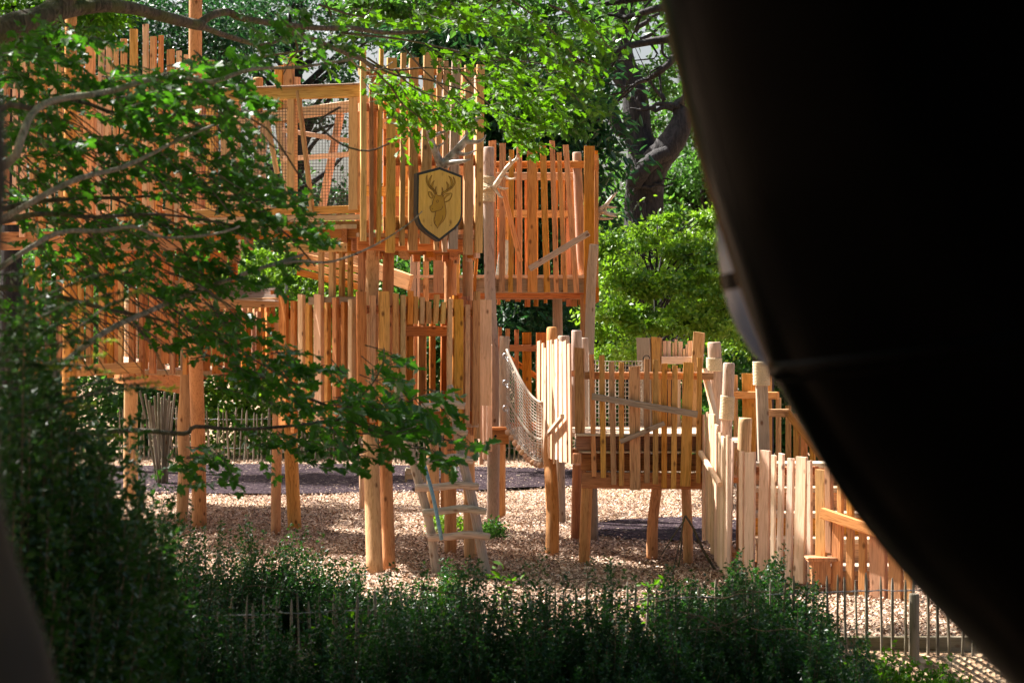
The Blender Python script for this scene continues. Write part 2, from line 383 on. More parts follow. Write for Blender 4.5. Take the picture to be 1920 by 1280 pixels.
# =====================================================================  GROUND
def ground_z(x, y):
    """flat play area, a lower bank on the near side of the retaining board"""
    near = 14.05 if x > 0 else 14.05
    t = min(1, max(0, (near-y)/0.35)); bank = -0.24*t*t*(3-2*t)
    return bank + (0.0 if y > 40 else 0.02*math.sin(x*1.7+y*0.6)*math.cos(y*1.1))
def make_ground():
    xs = np.concatenate([np.linspace(-160, -12, 12)[:-1], np.linspace(-12, 12, 70), np.linspace(12, 160, 12)[1:]])
    ys = np.concatenate([np.linspace(-10, 10, 8)[:-1], np.linspace(10, 40, 160), np.linspace(40, 300, 14)[1:]])
    V = [(x, y, ground_z(x, y)) for y in ys for x in xs]; nx = len(xs)
    Q = [(j*nx+i, j*nx+i+1, (j+1)*nx+i+1, (j+1)*nx+i) for j in range(len(ys)-1) for i in range(nx-1)]
    g = G(); g.add(V, [np.array(Q)]); return g.mesh('ground', True)
m, nt, bs = new_mat('chip_ground'); M['ground'] = m
tc = node(nt, 'ShaderNodeTexCoord')
vo = node(nt, 'ShaderNodeTexVoronoi', scale_=26.0); lk(nt, tc.outputs['Object'], vo.inputs[0]); vo.inputs['Randomness'].default_value = 1
n2 = node(nt, 'ShaderNodeTexNoise', scale_=1.1, detail_=5.0); lk(nt, tc.outputs['Object'], n2.inputs[0])
sepc = node(nt, 'ShaderNodeSeparateColor'); lk(nt, vo.outputs['Color'], sepc.inputs[0])
c1 = ramp(nt, sepc.outputs[0], [(0.0, (0.16, 0.085, 0.045)), (0.4, (0.34, 0.20, 0.11)), (1.0, (0.52, 0.36, 0.22))])
c2 = mixc(nt, c1, (0.17, 0.10, 0.06), math_n(nt, 'MULTIPLY', ramp(nt, n2.outputs[0], [(0.45, (0, 0, 0)), (0.7, (1, 1, 1))]), 0.6))
lk(nt, c2, bs.inputs['Base Color']); bs.inputs['Roughness'].default_value = 0.9
bump(nt, bs, vo.outputs['Distance'], 0.03, 1.0)
g0 = link('ground', make_ground(), M['ground']); g0['kind'] = 'structure'
m, nt, bs = new_mat('rubber_mulch'); M['mulch'] = m
tc = node(nt, 'ShaderNodeTexCoord'); vo = node(nt, 'ShaderNodeTexVoronoi', scale_=30.0); lk(nt, tc.outputs['Object'], vo.inputs[0])
sepc = node(nt, 'ShaderNodeSeparateColor'); lk(nt, vo.outputs['Color'], sepc.inputs[0])
lk(nt, ramp(nt, sepc.outputs[0], [(0.0, (0.014, 0.009, 0.011)), (0.7, (0.045, 0.030, 0.036)), (0.97, (0.09, 0.065, 0.07)), (1.0, (0.42, 0.33, 0.25))]), bs.inputs['Base Color'])
bs.inputs['Roughness'].default_value = 1.0; bs.inputs['Specular IOR Level'].default_value = 0.05; bump(nt, bs, vo.outputs['Distance'], 0.03, 1.0)
def patch(cx, cy, rx, ry, z=0.03, n=60, seed=1):
    r = random.Random(seed); ph = [r.uniform(0, 6.28) for _ in range(4)]
    V = [(cx, cy, z+0.012)]
    for k in range(n):
        a = 2*math.pi*k/n; s = 1+0.05*math.sin(3*a+ph[0])+0.03*math.sin(7*a+ph[1])+0.02*math.sin(13*a+ph[2])
        V.append((cx+rx*s*math.cos(a), cy+ry*s*math.sin(a), z))
    g = G(); g.add(V, [np.array([(0, k+1, (k+1) % n+1) for k in range(n)])])
    o = link('mulch_path', g.mesh('mulch_path', True), M['mulch']); o['kind'] = 'structure'; return o
PATCHES = [(-3.4, 31.3, 5.3, 3.4), (1.9, 22.7, 1.15, 1.45)]
patch(*PATCHES[0], seed=3); patch(*PATCHES[1], seed=5)
# loose wood chips
def chips():
    rng = np.random.default_rng(5); N = 280000
    u = rng.uniform(0, 1, N); Y = 14.1*(36.5/14.1)**(u**0.9)
    X = rng.uniform(-0.27, 0.235, N)*Y
    keep = np.ones(N, bool)
    for cx, cy, rx, ry in PATCHES:
        ins = ((X-cx)/rx)**2+((Y-cy)/ry)**2 < 0.96; keep &= ~(ins & (rng.uniform(0, 1, N) > 0.12))
    X, Y = X[keep], Y[keep]; N = len(X)
    Z = 0.02*np.sin(X*1.7+Y*0.6)*np.cos(Y*1.1)+rng.uniform(0.004, 0.035, N)
    a = rng.uniform(0, 2*np.pi, N); l = rng.uniform(0.008, 0.027, N); wd = rng.uniform(0.004, 0.011, N)
    t1 = rng.normal(0, 0.45, N); t2 = rng.normal(0, 0.5, N)
    d = np.stack([np.cos(a), np.sin(a), t1], 1); d /= np.linalg.norm(d, axis=1, keepdims=True)
    s = np.stack([-np.sin(a), np.cos(a), t2], 1); s /= np.linalg.norm(s, axis=1, keepdims=True)
    c = np.stack([X, Y, Z], 1); A = d*l[:, None]; B = s*wd[:, None]
    W = np.stack([c-A-B*0.7, c+A*0.8-B, c+A+B*0.6, c-A*0.7+B], 1).reshape(-1, 3)
    g = G(); g.v.append(W); g.n = len(W); g.f.append(np.arange(N*4).reshape(-1, 4)); g.val.append(rng.uniform(0, 1, N)); g.vf = True
    return g.mesh('wood_chips')
m, nt, bs = new_mat('wood_chip'); M['chip'] = m
at = node(nt, 'ShaderNodeAttribute'); at.attribute_name = 'v'
lk(nt, ramp(nt, at.outputs['Fac'], [(0.0, (0.09, 0.05, 0.032)), (0.45, (0.32, 0.195, 0.125)), (1.0, (0.66, 0.50, 0.38))]), bs.inputs['Base Color']); bs.inputs['Roughness'].default_value = 0.85
o = link('wood_chips', chips(), M['chip']); o['kind'] = 'stuff'; tag(o, 'loose pale wood chips strewn over the playground', 'wood chips')

# =====================================================================  MAIN TOWER (centre left, with the shield)
MT = Pl(680, 18.75, 907, 19.15)
mt = thing('timber_tower', 'tall orange timber play tower carrying the deer shield, doorway below it', 'play tower', (P(790, 640, 19.6).x, 19.6, 0))
for (xl, xr, ty, by, bl, br, mat, off) in [
    (676, 686, 92, 452, 676, 686, 'amber', 0.0), (694, 701, 122, 460, 694, 701, 'red', 0.02), (702, 711, 135, 430, 702, 711, 'larch', 0.10),
    (712, 719, 92, 458, 706, 713, 'amber', 0.0), (727, 742, 109, 474, 723, 740, 'amber', 0.0), (752, 761, 100, 461, 749, 758, 'amber', 0.0),
    (768, 784, 109, 470, 765, 782, 'amber', 0.0), (795, 814, 99, 457, 788, 805, 'amber', 0.0), (819, 828, 110, 469, 814, 822, 'amber', 0.0),
    (832, 840, 115, 473, 829, 837, 'amber', 0.0), (848, 865, 111, 467, 841, 857, 'grey', 0.0), (871, 887, 122, 478, 869, 885, 'amber', 0.0),
    (893, 907, 122, 474, 890, 903, 'amber', 0.0)]:
    picket(mt, MT, xl, xr, ty, by, bl, br, mat, off)
for (y, wp, x0, x1) in [(133, 13, 676, 906), (200, 16, 676, 722), (300, 20, 722, 906), (418, 26, 722, 906)]:
    brd(mt, MT, (x0, y), (x1, y), wp, 'red', off=0.06)
for (xl, xr, ty, by, bl, br, mat) in [
    (669, 686, 547, 800, 670, 687, 'red'), (694, 704, 554, 792, 693, 703, 'larch'), (710, 729, 546, 802, 710, 729, 'larch'),
    (737, 747, 550, 790, 736, 746, 'larch'), (751, 760, 553, 794, 750, 759, 'amber'), (839, 848, 560, 790, 838, 847, 'amber'),
    (850, 868, 561, 797, 850, 867, 'larch'), (872, 881, 571, 794, 871, 880, 'larch'), (887, 896, 563, 797, 884, 896, 'red'),
    (765, 775, 545, 607, 763, 773, 'larch'), (776, 784, 556, 607, 774, 783, 'larch'), (788, 796, 557, 607, 786, 795, 'amber'),
    (799, 808, 565, 607, 798, 808, 'larch'), (815, 823, 552, 607, 811, 821, 'larch'), (828, 836, 566, 607, 825, 834, 'amber')]:
    picket(mt, MT, xl, xr, ty, by, bl, br, mat)
brd(mt, MT, (672, 580), (765, 580), 16, 'red', off=0.06); brd(mt, MT, (763, 590), (842, 590), 22, 'red', off=0.06); brd(mt, MT, (838, 585), (898, 585), 16, 'red', off=0.06)
brd(mt, MT, (668, 783), (900, 783), 24, 'red', off=0.07, name='beam')
def MTp(px, z, back): p = MT.pt(px, 640, back); return Vector((p.x, p.y, z))
log('post', [P(703, 1086, 18.45), P(697, 900, 18.75), P(694, 760, 18.95), P(697, 560, 19.1), P(700, 458, 19.1)], [0.078, 0.074, 0.070, 0.066, 0.062], M['log'], mt)
log('post', [P(729, 1078, 18.75), P(724, 900, 18.95), P(722, 760, 19.1), P(727, 560, 19.25), P(729, 458, 19.3)], [0.068, 0.060, 0.058, 0.055, 0.052], M['log'], mt)
log('post', [P(882, 1058, 19.6), P(879, 900, 19.65), P(877, 700, 19.7), P(877, 470, 19.7), P(877, 440, 19.7)], [0.062, 0.058, 0.054, 0.052, 0.050], M['log'], mt)
log('post', [P(813, 976, 24.0), P(811, 830, 24.0)], 0.075, M['log'], mt)
hbar(mt, P(832, 905, 24.05)+Vector((0, 0, -0.5)), P(832, 830, 24.05)+Vector((0.001, 0, 0)), 0.07, 0.07, 'red', 'post')
# decks, side and back walls
fl = [MTp(678, 0, 0.1), MTp(904, 0, 0.1), MTp(904, 0, 0.95), MTp(678, 0, 0.95)]
slab(mt, [(p.x, p.y) for p in fl], 3.10, 0.035, 'deck', bw=0.10); slab(mt, [(p.x, p.y) for p in fl], 1.33, 0.035, 'deck')
for i in range(5):
    a = fl[0].lerp(fl[3], 0.05+i*0.22); b = fl[1].lerp(fl[2], 0.05+i*0.22)
    hbar(mt, (a.x, a.y, 3.0), (b.x, b.y, 3.0), 0.12, 0.05, 'red', 'joist')
for t in (0.12, 0.35, 0.58, 0.78, 0.93):
    a = fl[0].lerp(fl[1], t); hbar(mt, (a.x, a.y+0.16, 2.94), (a.x, a.y+0.85, 2.94), 0.10, 0.07, 'red', 'joist')
wall(mt, fl[3].lerp(fl[2], 0.16), fl[2], 2.9, 4.55, 10, 0.085, ['larch', 'red'], 0.12); wall(mt, fl[1], fl[2], 2.9, 4.6, 7, 0.08, ['larch', 'pale'], 0.12)
wall(mt, fl[3], fl[2], 1.2, 2.45, 10, 0.09, ['red'], 0.1); wall(mt, fl[1], fl[2], 1.2, 2.5, 8, 0.10, ['red'], 0.1)
q3 = fl[3].lerp(fl[2], 0.14)
for z in (3.55, 4.2): hbar(mt, (q3.x, q3.y, z), (fl[2].x, fl[2].y-0.05, z), 0.10, 0.05, 'larch')
hbar(mt, (fl[3].x, fl[3].y, 2.2), (fl[2].x, fl[2].y-0.05, 2.2), 0.10, 0.05, 'red')
for p in (fl[2],): log('post', [(p.x, p.y+0.03, -0.1), (p.x, p.y+0.03, 1.4), (p.x, p.y+0.03, 3.1)], 0.06, M['log'], mt)
# plywood panel seen right of the doorway
A = P(896, 730, 20.6); B = P(916, 730, 20.6)
bar('panel', P(906, 760, 20.6), P(906, 562, 20.6), 0.17, 0.02, Vector((0, -1, 0)), M['pale'], mt, rough=0.0)

# ---- shield with the deer
SH = Pl(770, 18.62, 862, 18.80)
SHN = SH.n
def shield_outline(k=1.0):
    raw = [(817.5, 315), (860, 331), (860, 402), (858.5, 413), (853, 423), (846, 431), (835, 439), (817, 453.5), (796, 439), (787, 431), (780, 422), (776, 411), (775, 400), (776, 326)]
    cx, cy = 818, 380
    return [(cx+(x-cx)*k, cy+(y-cy)*k) for x, y in raw]
def prism(name, outline, pl, off0, off1, mat, par):
    """outline extruded between two offsets (negative = towards the viewer's side of the wall)"""
    o = pl.pt(outline[0][0], outline[0][1], off0); n = len(outline); g = G()
    V = [pl.pt(x, y, off0) for x, y in outline]+[pl.pt(x, y, off1) for x, y in outline]
    g.add([tuple(v) for v in V], [np.array([list(range(n))[::-1]]), np.array([list(range(n, 2*n))]), np.array([(i, n+i, n+(i+1) % n, (i+1) % n)[::-1] for i in range(n)])])
    me = g.mesh(name, origin=tuple(o))
    bmx = __import__('bmesh').new(); bmx.from_mesh(me); __import__('bmesh').ops.recalc_face_normals(bmx, faces=bmx.faces); bmx.to_mesh(me); bmx.free()
    return link(name, me, M[mat] if isinstance(mat, str) else mat, par, Matrix.Translation(o))
shd = thing('shield_sign', 'wooden heraldic shield with gold stag head and dark green edge on the tall tower', 'sign', SH.pt(818, 453, 0))
ol = shield_outline()
# side of the shield is dark and deep
prism('shield_frame', ol, SH, 0.0, -0.095, 'frame', shd)
prism('shield_face', shield_outline(0.925), SH, -0.094, -0.099, 'board', shd)
# deer drawn in gold on the face: coordinates of a 880x1280 enlargement of picture area (760..870, 300..460)
def dk(x, y): return (760+x/8.0, 300+y/8.0)
def ribbon(g, pts, ws, off):
    """strip of varying width following a line on the shield face"""
    pts = [Vector((*dk(*p), 0)) for p in pts]; sp, sw = smoothpath(pts, list(ws), 4); V = []
    for i, p in enumerate(sp):
        d = (sp[min(len(sp)-1, i+1)]-sp[max(0, i-1)]).normalized(); nn = Vector((-d.y, d.x, 0))
        for s in (-1, 1): q = p+nn*s*sw[i]/2; V.append(tuple(SH.pt(q.x, q.y, off)))
    g.add(V, [np.array([(2*i, 2*i+1, 2*i+3, 2*i+2) for i in range(len(sp)-1)])])
head = [(385, 545), (400, 505), (425, 540), (465, 545), (500, 535), (520, 560), (525, 620), (540, 680), (550, 760), (548, 840), (525, 905), (480, 960), (440, 1005), (424, 1035), (415, 1010), (395, 985), (378, 950), (374, 900), (392, 840), (395, 785), (365, 795), (340, 790), (318, 755), (318, 705), (345, 680), (358, 620), (375, 580)]
prism('deer_head', [dk(*p) for p in head], SH, -0.0985, -0.1012, 'gold', shd)
horns = [([(395, 520), (370, 470), (320, 425), (280, 370), (262, 300), (270, 240)], (2.6, 3.6, 3.4, 2.8, 2.2, .5)),
         ([(345, 445), (306, 390), (306, 320), (342, 240)], (2.6, 3.2, 3.4, .5)), ([(385, 480), (350, 430), (350, 370), (378, 322)], (2.0, 2.8, 3.0, .5)),
         ([(412, 520), (396, 470), (406, 410)], (2.4, 1.8, .5)),
         ([(490, 540), (520, 500), (590, 460), (650, 410), (684, 340), (660, 265)], (2.6, 3.6, 3.4, 2.8, 2.4, .5)),
         ([(610, 445), (640, 380), (630, 310), (592, 252)], (2.4, 3.2, 3.4, .5)), ([(560, 475), (584, 430), (582, 385), (558, 340)], (2.4, 3.0, 2.8, .5)),
         ([(492, 525), (504, 475), (494, 425)], (2.4, 1.8, .5))]
g = G()
for pts, ws in horns: ribbon(g, pts, [w_*0.95 for w_ in ws], -0.1013)
for pts, ws in [([(290, 492), (330, 510), (365, 560), (350, 585), (315, 570), (290, 492)], (1, 2.2, 2.2, 2.2, 2, 1)), ([(520, 615), (545, 560), (590, 525), (638, 515), (615, 600), (545, 640), (520, 615)], (2, 2.4, 2.4, 1.4, 2.4, 2.4, 2))]: ribbon(g, pts, ws, -0.1013)
link('deer_antlers', g.mesh('deer_antlers'), M['gold'], shd)
for o in (C.objects[-1],): pass
g = G()
closed = head+[head[0]]
ribbon(g, closed, [0.85]*len(closed), -0.1018)
for pts, ws in horns:
    P2 = [Vector((x, y, 0)) for x, y in pts]
    for s in (-1, 1):
        line = []
        for i, p in enumerate(P2):
            d = (P2[min(len(P2)-1, i+1)]-P2[max(0, i-1)]).normalized(); q = p+Vector((-d.y, d.x, 0))*s*ws[i]*3.8; line.append((q.x, q.y))
        ribbon(g, line, [0.7]*len(line), -0.1018)
for pts in [[(285, 490), (330, 495), (368, 560)], [(285, 490), (295, 550), (340, 590)], [(320, 520), (340, 545), (355, 580)], [(490, 570), (540, 525), (638, 512), (625, 580), (590, 625), (530, 645)], [(522, 615), (560, 560), (610, 535)],
            [(365, 790), (430, 770), (485, 750), (505, 700)], [(505, 840), (495, 900), (440, 985)], [(395, 920), (385, 960), (415, 1005)], [(410, 630), (418, 615), (436, 618), (438, 636), (424, 650), (410, 642), (410, 630)], [(345, 745), (352, 738), (358, 745)]]:
    ribbon(g, pts, [0.8]*len(pts), -0.1018)
link('deer_outline', g.mesh('deer_outline'), M['line'], shd)
for bx, by in ((330, 990), (608, 990)): 
    x, y = dk(bx, by); polytube(shd, [[(SH.pt(x, y, -0.095), 0.004), (SH.pt(x, y, -0.103), 0.004)]], 'bolt', 'bolt', k=1)
# antlers above the shield
def ant(name, label, paths, plf, mat, r0=0.022):
    rt = thing(name, label, 'antlers', plf(*paths[0][0][:2], 0.0), 'antlers fixed on the play towers')
    PP = []
    for pth in paths: PP.append([(plf(x, y, o), r*1.6) for x, y, o, r in pth])
    polytube(rt, PP, 'antler', mat, ns=8, k=3, wob=0.06); return rt
f0 = lambda x, y, o: MT.pt(x, y, -0.10-o)
a = ant('antlers', 'large weathered stag antlers rising above the deer shield', [
    [(821, 312, .05, .030), (812, 302, .06, .024), (804, 285, .08, .020), (795, 265, .10, .018), (791, 247, .10, .016), (795, 236, .09, .012), (799, 228, .08, .005)],
    [(795, 262, .10, .014), (806, 256, .16, .010), (824, 250, .20, .004)], [(806, 290, .08, .012), (808, 280, .12, .010), (817, 272, .16, .003)],
    [(822, 313, .05, .030), (832, 300, .07, .028), (845, 284, .10, .024), (857, 268, .13, .022), (866, 250, .15, .022), (871, 236, .15, .020), (874, 224, .14, .008)],
    [(868, 243, .15, .018), (878, 228, .16, .010), (886, 221, .17, .004)], [(856, 270, .13, .016), (872, 272, .20, .012), (884, 268, .22, .008), (890, 259, .22, .003)],
    [(842, 290, .10, .014), (854, 295, .20, .010), (871, 288, .24, .003)], [(826, 308, .07, .018), (836, 309, .20, .014), (847, 308, .26, .011), (856, 306, .30, .003)],
    [(815, 316, .03, .022), (821, 308, .05, .034), (830, 312, .03, .020)]], f0, 'antler')

# =====================================================================  LEFT LATTICE FENCE + DECK under the walkway
LF = Pl(525, 20.15, 690, 19.0)
lf = thing('lattice_deck', 'raised walkway with sunlit picket fence just left of the doorway tower', 'play deck', LF.pt(610, gy(19.4), 0.4))
for (xl, xr, ty) in [(524, 540, 553), (547, 556, 564), (561, 571, 552), (575, 584, 568), (590, 606, 552), (611, 618, 567), (625, 634, 558), (642, 650, 566), (655, 664, 561)]:
    picket(lf, LF, xl, xr, ty, 805+rs.uniform(-8, 8), mat=rs.choice(['larch', 'pale', 'larch']))
brd(lf, LF, (524, 590), (672, 585), 18, 'red', off=0.06); brd(lf, LF, (524, 788), (672, 786), 24, 'red', off=0.06, name='beam')
UP = Pl(598, 19.7, 690, 19.45)
for (xl, xr, m_) in [(598, 607, 'amber'), (618, 628, 'amber'), (637, 645, 'amber'), (653, 661, 'amber'), (672, 684, 'red')]:
    picket(lf, UP, xl, xr, 470, 570, mat=m_)
brd(lf, UP, (585, 564), (690, 564), 15, 'grey', off=-0.04)
A0 = LF.pt(524, 640, 0.08); B0 = LF.pt(672, 640, 0.08); back = Vector((0.5, 1.0, 0)).normalized()*1.2
slab(lf, [(A0.x, A0.y), (B0.x, B0.y), (B0.x+back.x, B0.y+back.y), (A0.x+back.x, A0.y+back.y)], 1.32, 0.04, 'deck')
wall(lf, A0+back, B0+back, 1.2, 2.4, 9, 0.08, ['red', 'larch'], 0.1)
log('post', [P(517, 1002, 22.3), P(518, 900, 22.3), P(520, 810, 22.2), P(522, 600, 22.2)], 0.055, M['log'], lf)
hbarm = log('post', [P(553, 992, 22.9), P(548, 900, 22.9), P(545, 800, 22.8), P(545, 600, 22.8)], 0.078, M['red'], lf)
log('post', [P(680, 958, 25.4), P(679, 850, 25.4)], 0.04, M['pale'], lf)
# ramp behind
for k in range(3):
    hbar(lf, P(560, 478+k*16, 21.5), P(700, 512+k*16, 20.8), 0.07, 0.05, 'red', 'ramp_rail')
hbar(lf, P(560, 455, 21.7), P(770, 530, 20.7), 0.16, 0.05, 'larch', 'ramp_side')

# =====================================================================  UPPER MESH-SIDED WALKWAY
UW = Pl(675, 18.95, 360, 19.6)
uw = thing('mesh_walkway', 'high wire-mesh sided timber footbridge joining the tall tower to the far left tower', 'footbridge', UW.pt(520, gy(19.3), 0.3))
brd(uw, UW, (330, 183), (678, 171), 22, 'amber', name='top_beam', t=0.09); brd(uw, UW, (330, 171), (678, 158.5), 3, 'grey', t=0.13, name='top_board', off=-0.0)
for (xl, xr) in [(657, 675), (541, 555), (419, 430)]: picket(uw, UW, xl, xr, 184, 394, mat='amber', t=0.09, name='post')
UWf = Pl(675, 18.89, 360, 19.54)
for a_, b_ in [((584, 405), (556, 170)), ((517, 325), (494, 207))]: brd(uw, UWf, a_, b_, 7, 'amber', t=0.05, name='brace', off=-0.03)
brd(uw, UW, (360, 401), (676, 392), 14, 'amber', t=0.07); brd(uw, UW, (360, 414), (676, 406.5), 10, 'pale', off=-0.03, t=0.08)
brd(uw, UW, (360, 436), (690, 429), 31, 'red', off=0.0, t=0.06, name='fascia'); brd(uw, UW, (560, 468), (692, 468), 16, 'amber', off=0.5, t=0.08, name='beam')
grid_net(uw, lambda u, v: UW.pt(658-300*u, 185+(205+8*u)*v, 0.02), 52, 34, 0.0016, 'wire_mesh', 'wire', su=1, sv=1, ns=3)
UB = Pl(675, 20.25, 360, 20.9)
brd(uw, UB, (420, 232), (676, 197), 20, 'pale', name='top_beam', t=0.08)
for (xt, xb, w_) in [(637, 600, 11), (520, 548, 14), (500, 470, 13), (470, 500, 11), (440, 425, 12)]:
    brd(uw, UB, (xb, 400), (xt, 212), w_, 'pale', name='post', off=-0.02, t=0.08)
for y0, y1 in ((246, 268), (300, 290)): brd(uw, UB, (540, y0), (676, y1), 9, 'pale', off=0.10)
grid_net(uw, lambda u, v: UB.pt(670-260*u, 205+195*v, 0.05), 46, 34, 0.0016, 'wire_mesh', 'wire', su=1, sv=1, ns=3)
pa, pb = UW.pt(676, 640, 0.08), UW.pt(360, 640, 0.08); qa, qb = UB.pt(676, 640, 0), UB.pt(360, 640, 0)
slab(uw, [(pb.x, pb.y), (pa.x, pa.y), (qa.x, qa.y), (qb.x, qb.y)], 3.18, 0.04, 'deck', bw=0.10)
for i in range(7):
    a_ = pb.lerp(pa, (i+0.5)/7); b_ = qb.lerp(qa, (i+0.5)/7); hbar(uw, (a_.x, a_.y, 3.08), (b_.x, b_.y, 3.08), 0.12, 0.05, 'red', 'joist')
for (xl, xr, ty) in [(516, 531, 124), (532, 550, 108), (552, 562, 145)]: picket(uw, UB, xl, xr, ty, 230, mat='larch')
log('post', [UB.pt(484, 235, 0), UB.pt(484, 146, 0)], 0.05, M['log'], uw)

# =====================================================================  LEFT TOWER
LT = Pl(0, 22.4, 400, 21.6)
lt = thing('timber_tower', 'far left orange timber tower with ragged picket crown, half hidden by maple leaves', 'play tower', LT.pt(200, gy(22), 0.7))
tops = [(8, 18, 100), (24, 34, 104), (40, 50, 98), (58, 68, 108), (76, 88, 112), (96, 106, 104), (110, 118, 120), (144, 156, 110), (160, 179, 88), (186, 195, 86), (199, 210, 79), (213, 223, 82), (227, 237, 73), (243, 260, 55), (268, 279, 46), (282, 293, 69), (297, 306, 67), (312, 328, 93), (331, 340, 96), (345, 352, 103), (360, 369, 114), (390, 401, 113)]
for xl, xr, ty in tops:
    picket(lt, LT, xl, xr, ty, 432+rs.uniform(-15, 15), xl+rs.uniform(-6, 2), xr+rs.uniform(-6, 2), mat=rs.choice(['larch', 'pale', 'amber', 'larch']))
for y in (150, 290, 405): brd(lt, LT, (0, y+6), (400, y-4), 20, 'larch', off=0.06)
for k in range(19):
    x = -5+k*20+rs.uniform(-2, 2); picket(lt, LT, x, x+rs.choice([9, 12, 16]), 470+rs.uniform(-12, 12), 700+rs.uniform(-20, 15), mat=rs.choice(['larch', 'red', 'red', 'amber']), off=0.55+0.02*(k % 2))
brd(lt, LT, (0, 452), (400, 445), 34, 'red', off=0.03, name='fascia'); brd(lt, LT, (0, 700), (232, 690), 22, 'red', off=0.4, name='fascia')
log('pole', [P(127, 960, 22.0)-Vector((0, 0, .3)), P(130, 700, 21.8), P(131, 400, 21.5), P(133, 16, 21.4)], [.078, .075, .068, .062], M['log'], lt)
log('pole', [P(374, 1000, 22.9), P(371, 800, 22.6), P(363, 500, 21.4), P(366, 150, 21.3), P(367, -60, 21.3)], [.085, .08, .075, .07, .068], M['log'], lt)
log('pole', [P(340, 984, 23.4), P(346, 870, 23.3), P(344, 800, 23.3), P(352, 700, 23.2), P(350, 520, 23.1)], [.068, .07, .072, .085, .08], M['log'], lt)
LL = Pl(215, 27.4, 352, 23.1)
brd(lt, LL, (222, 673), (348, 699), 14, 'pale', name='rail', t=0.08); brd(lt, LL, (216, 702), (346, 722), 32, 'red', off=0.02, name='beam', t=0.08)
log('post', [P(246, 938, 27.0), P(245, 830, 27.0), P(246, 700, 26.8), P(246, 560, 26.6)], [.098, .092, .09, .085], M['log'], lt)
picket(lt, LL, 270, 287, 575, 690, mat='larch', name='post', t=0.08); picket(lt, LL, 222, 229, 575, 690, mat='red')
for x in range(292, 345, 8): picket(lt, LL, x, x+5, 590+rs.uniform(-8, 8), 690, mat='red', off=1.0)
for x in range(200, 300, 9): picket(lt, LL, x, x+6, 570+rs.uniform(-8, 8), 690, mat='red', off=1.3)
grid_net(lt, lambda u, v: LL.pt(225+120*u, 570+(112+22*u)*v, -0.03), 22, 20, 0.002, 'wire_mesh', 'wire', su=1, sv=1, ns=3)
slab(lt, [(-5.4, 22.9), (-3.3, 22.6), (-3.3, 26.4), (-5.2, 26.8)], 1.78, 0.05, 'deck')
slab(lt, [(-5.4, 22.4), (-3.1, 21.8), (-3.1, 23.6), (-5.2, 24.2)], 3.2, 0.05, 'deck')
wall(lt, (-5.2, 24.0), (-3.1, 23.4), 3.0, 4.9, 16, 0.09, ['larch', 'red'], 0.2)
wall(lt, (-5.2, 24.0), (-3.1, 23.4), 1.7, 2.9, 12, 0.09, ['red'], 0.1)
# lean-to roof between the towers
rf = thing('boarded_shelter', 'low shelter roof of narrow grey boards between the left tower and the picket walkway', 'shelter', P(430, gy(22.3), 22.5))
for k in range(12):
    hbar(rf, P(332, 527+k*2.6, 23.6-k*0.12), P(522, 541+k*2.2, 22.8-k*0.12), 0.012, 0.11, 'grey', 'roof_board')
hbar(rf, P(335, 574, 22.0), P(522, 566, 21.6), 0.10, 0.04, 'larch', 'fascia'); 
for x, Y in ((352, 22.6), (512, 22.2)): picket(rf, Pl(330, Y, 530, Y), x-4, x+4, 545, 700, mat='red', t=0.06, name='post')
for k in range(6): picket(rf, Pl(400, 23.4, 520, 23.0), 402+k*20, 410+k*20, 600+rs.uniform(-6, 6), 715, mat='red')

# bundle of grey poles behind the left tower
pc = thing('pole_bundle', 'fan of leaning grey poles standing behind the left tower legs', 'poles', P(300, gy(30), 30))
for i, (xb, xt, ty) in enumerate([(296, 262, 732), (300, 272, 738), (298, 280, 750), (302, 290, 742), (300, 297, 736), (305, 303, 745), (308, 312, 748), (306, 318, 742), (312, 328, 736), (310, 322, 752), (304, 309, 734), (298, 286, 760)]):
    r = 0.018; log('pole', [P(xb, gy(30)+2, 30-(i % 3)*0.1), P((xb*1.1+xt*0.9)/2, (gy(30)+ty)/2, 30-(i % 3)*0.1), P(xt, ty, 30-(i % 3)*0.1)], r, M['stake'], pc, ns=8)

# =====================================================================  RIGHT (BACK) TOWER
RT = Pl(900, 22.15, 1116, 22.0)
rt = thing('timber_tower', 'square orange picket tower standing behind the rope-lashed grey pole', 'play tower', RT.pt(1010, gy(22.8), 0.8))
for (xl, xr, ty, bl, br, by, mat) in [
    (770, 781, 300, 770, 781, 562, 'pale'), (783, 788, 300, 782, 787, 560, 'pale'), (794, 804, 300, 794, 804, 566, 'larch'), (813, 832, 290, 813, 832, 549, 'larch'), (840, 848, 300, 839, 847, 549, 'larch'), (854, 862, 300, 853, 862, 550, 'larch'),
    (903, 909, 300, 886, 892, 549, 'larch'), (916, 930, 264, 916, 928, 548, 'larch'), (937, 948, 269, 936, 946, 548, 'larch'), (954, 963, 281, 953, 962, 548, 'larch'), (969, 978, 272, 969, 979, 548, 'larch'),
    (988, 1006, 283, 989, 1008, 548, 'larch'), (1012, 1023, 270, 1020, 1032, 548, 'larch'), (1031, 1040, 264, 1039, 1048, 548, 'larch'), (1044, 1052, 286, 1056, 1065, 548, 'red'), (1055, 1066, 272, 1077, 1086, 549, 'larch'),
    (1096, 1115, 274, 1095, 1114, 570, 'red')]:
    picket(rt, RT, xl, xr, ty, by, bl, br, mat)
log('post', [RT.pt(1090, 517, 0.12), RT.pt(1086, 430, 0.10), RT.pt(1080, 284, 0.10)], [.05, .05, .048], M['grey'], rt)
brd(rt, RT, (768, 309), (1098, 308), 13, 'red', off=0.06)
brd(rt, RT, (768, 518.5), (1100, 518.5), 6, 'pale', off=0.03, t=0.10, name='deck_edge'); brd(rt, RT, (768, 536), (1098, 536), 26, 'grey', off=0.04, t=0.05, name='fascia')
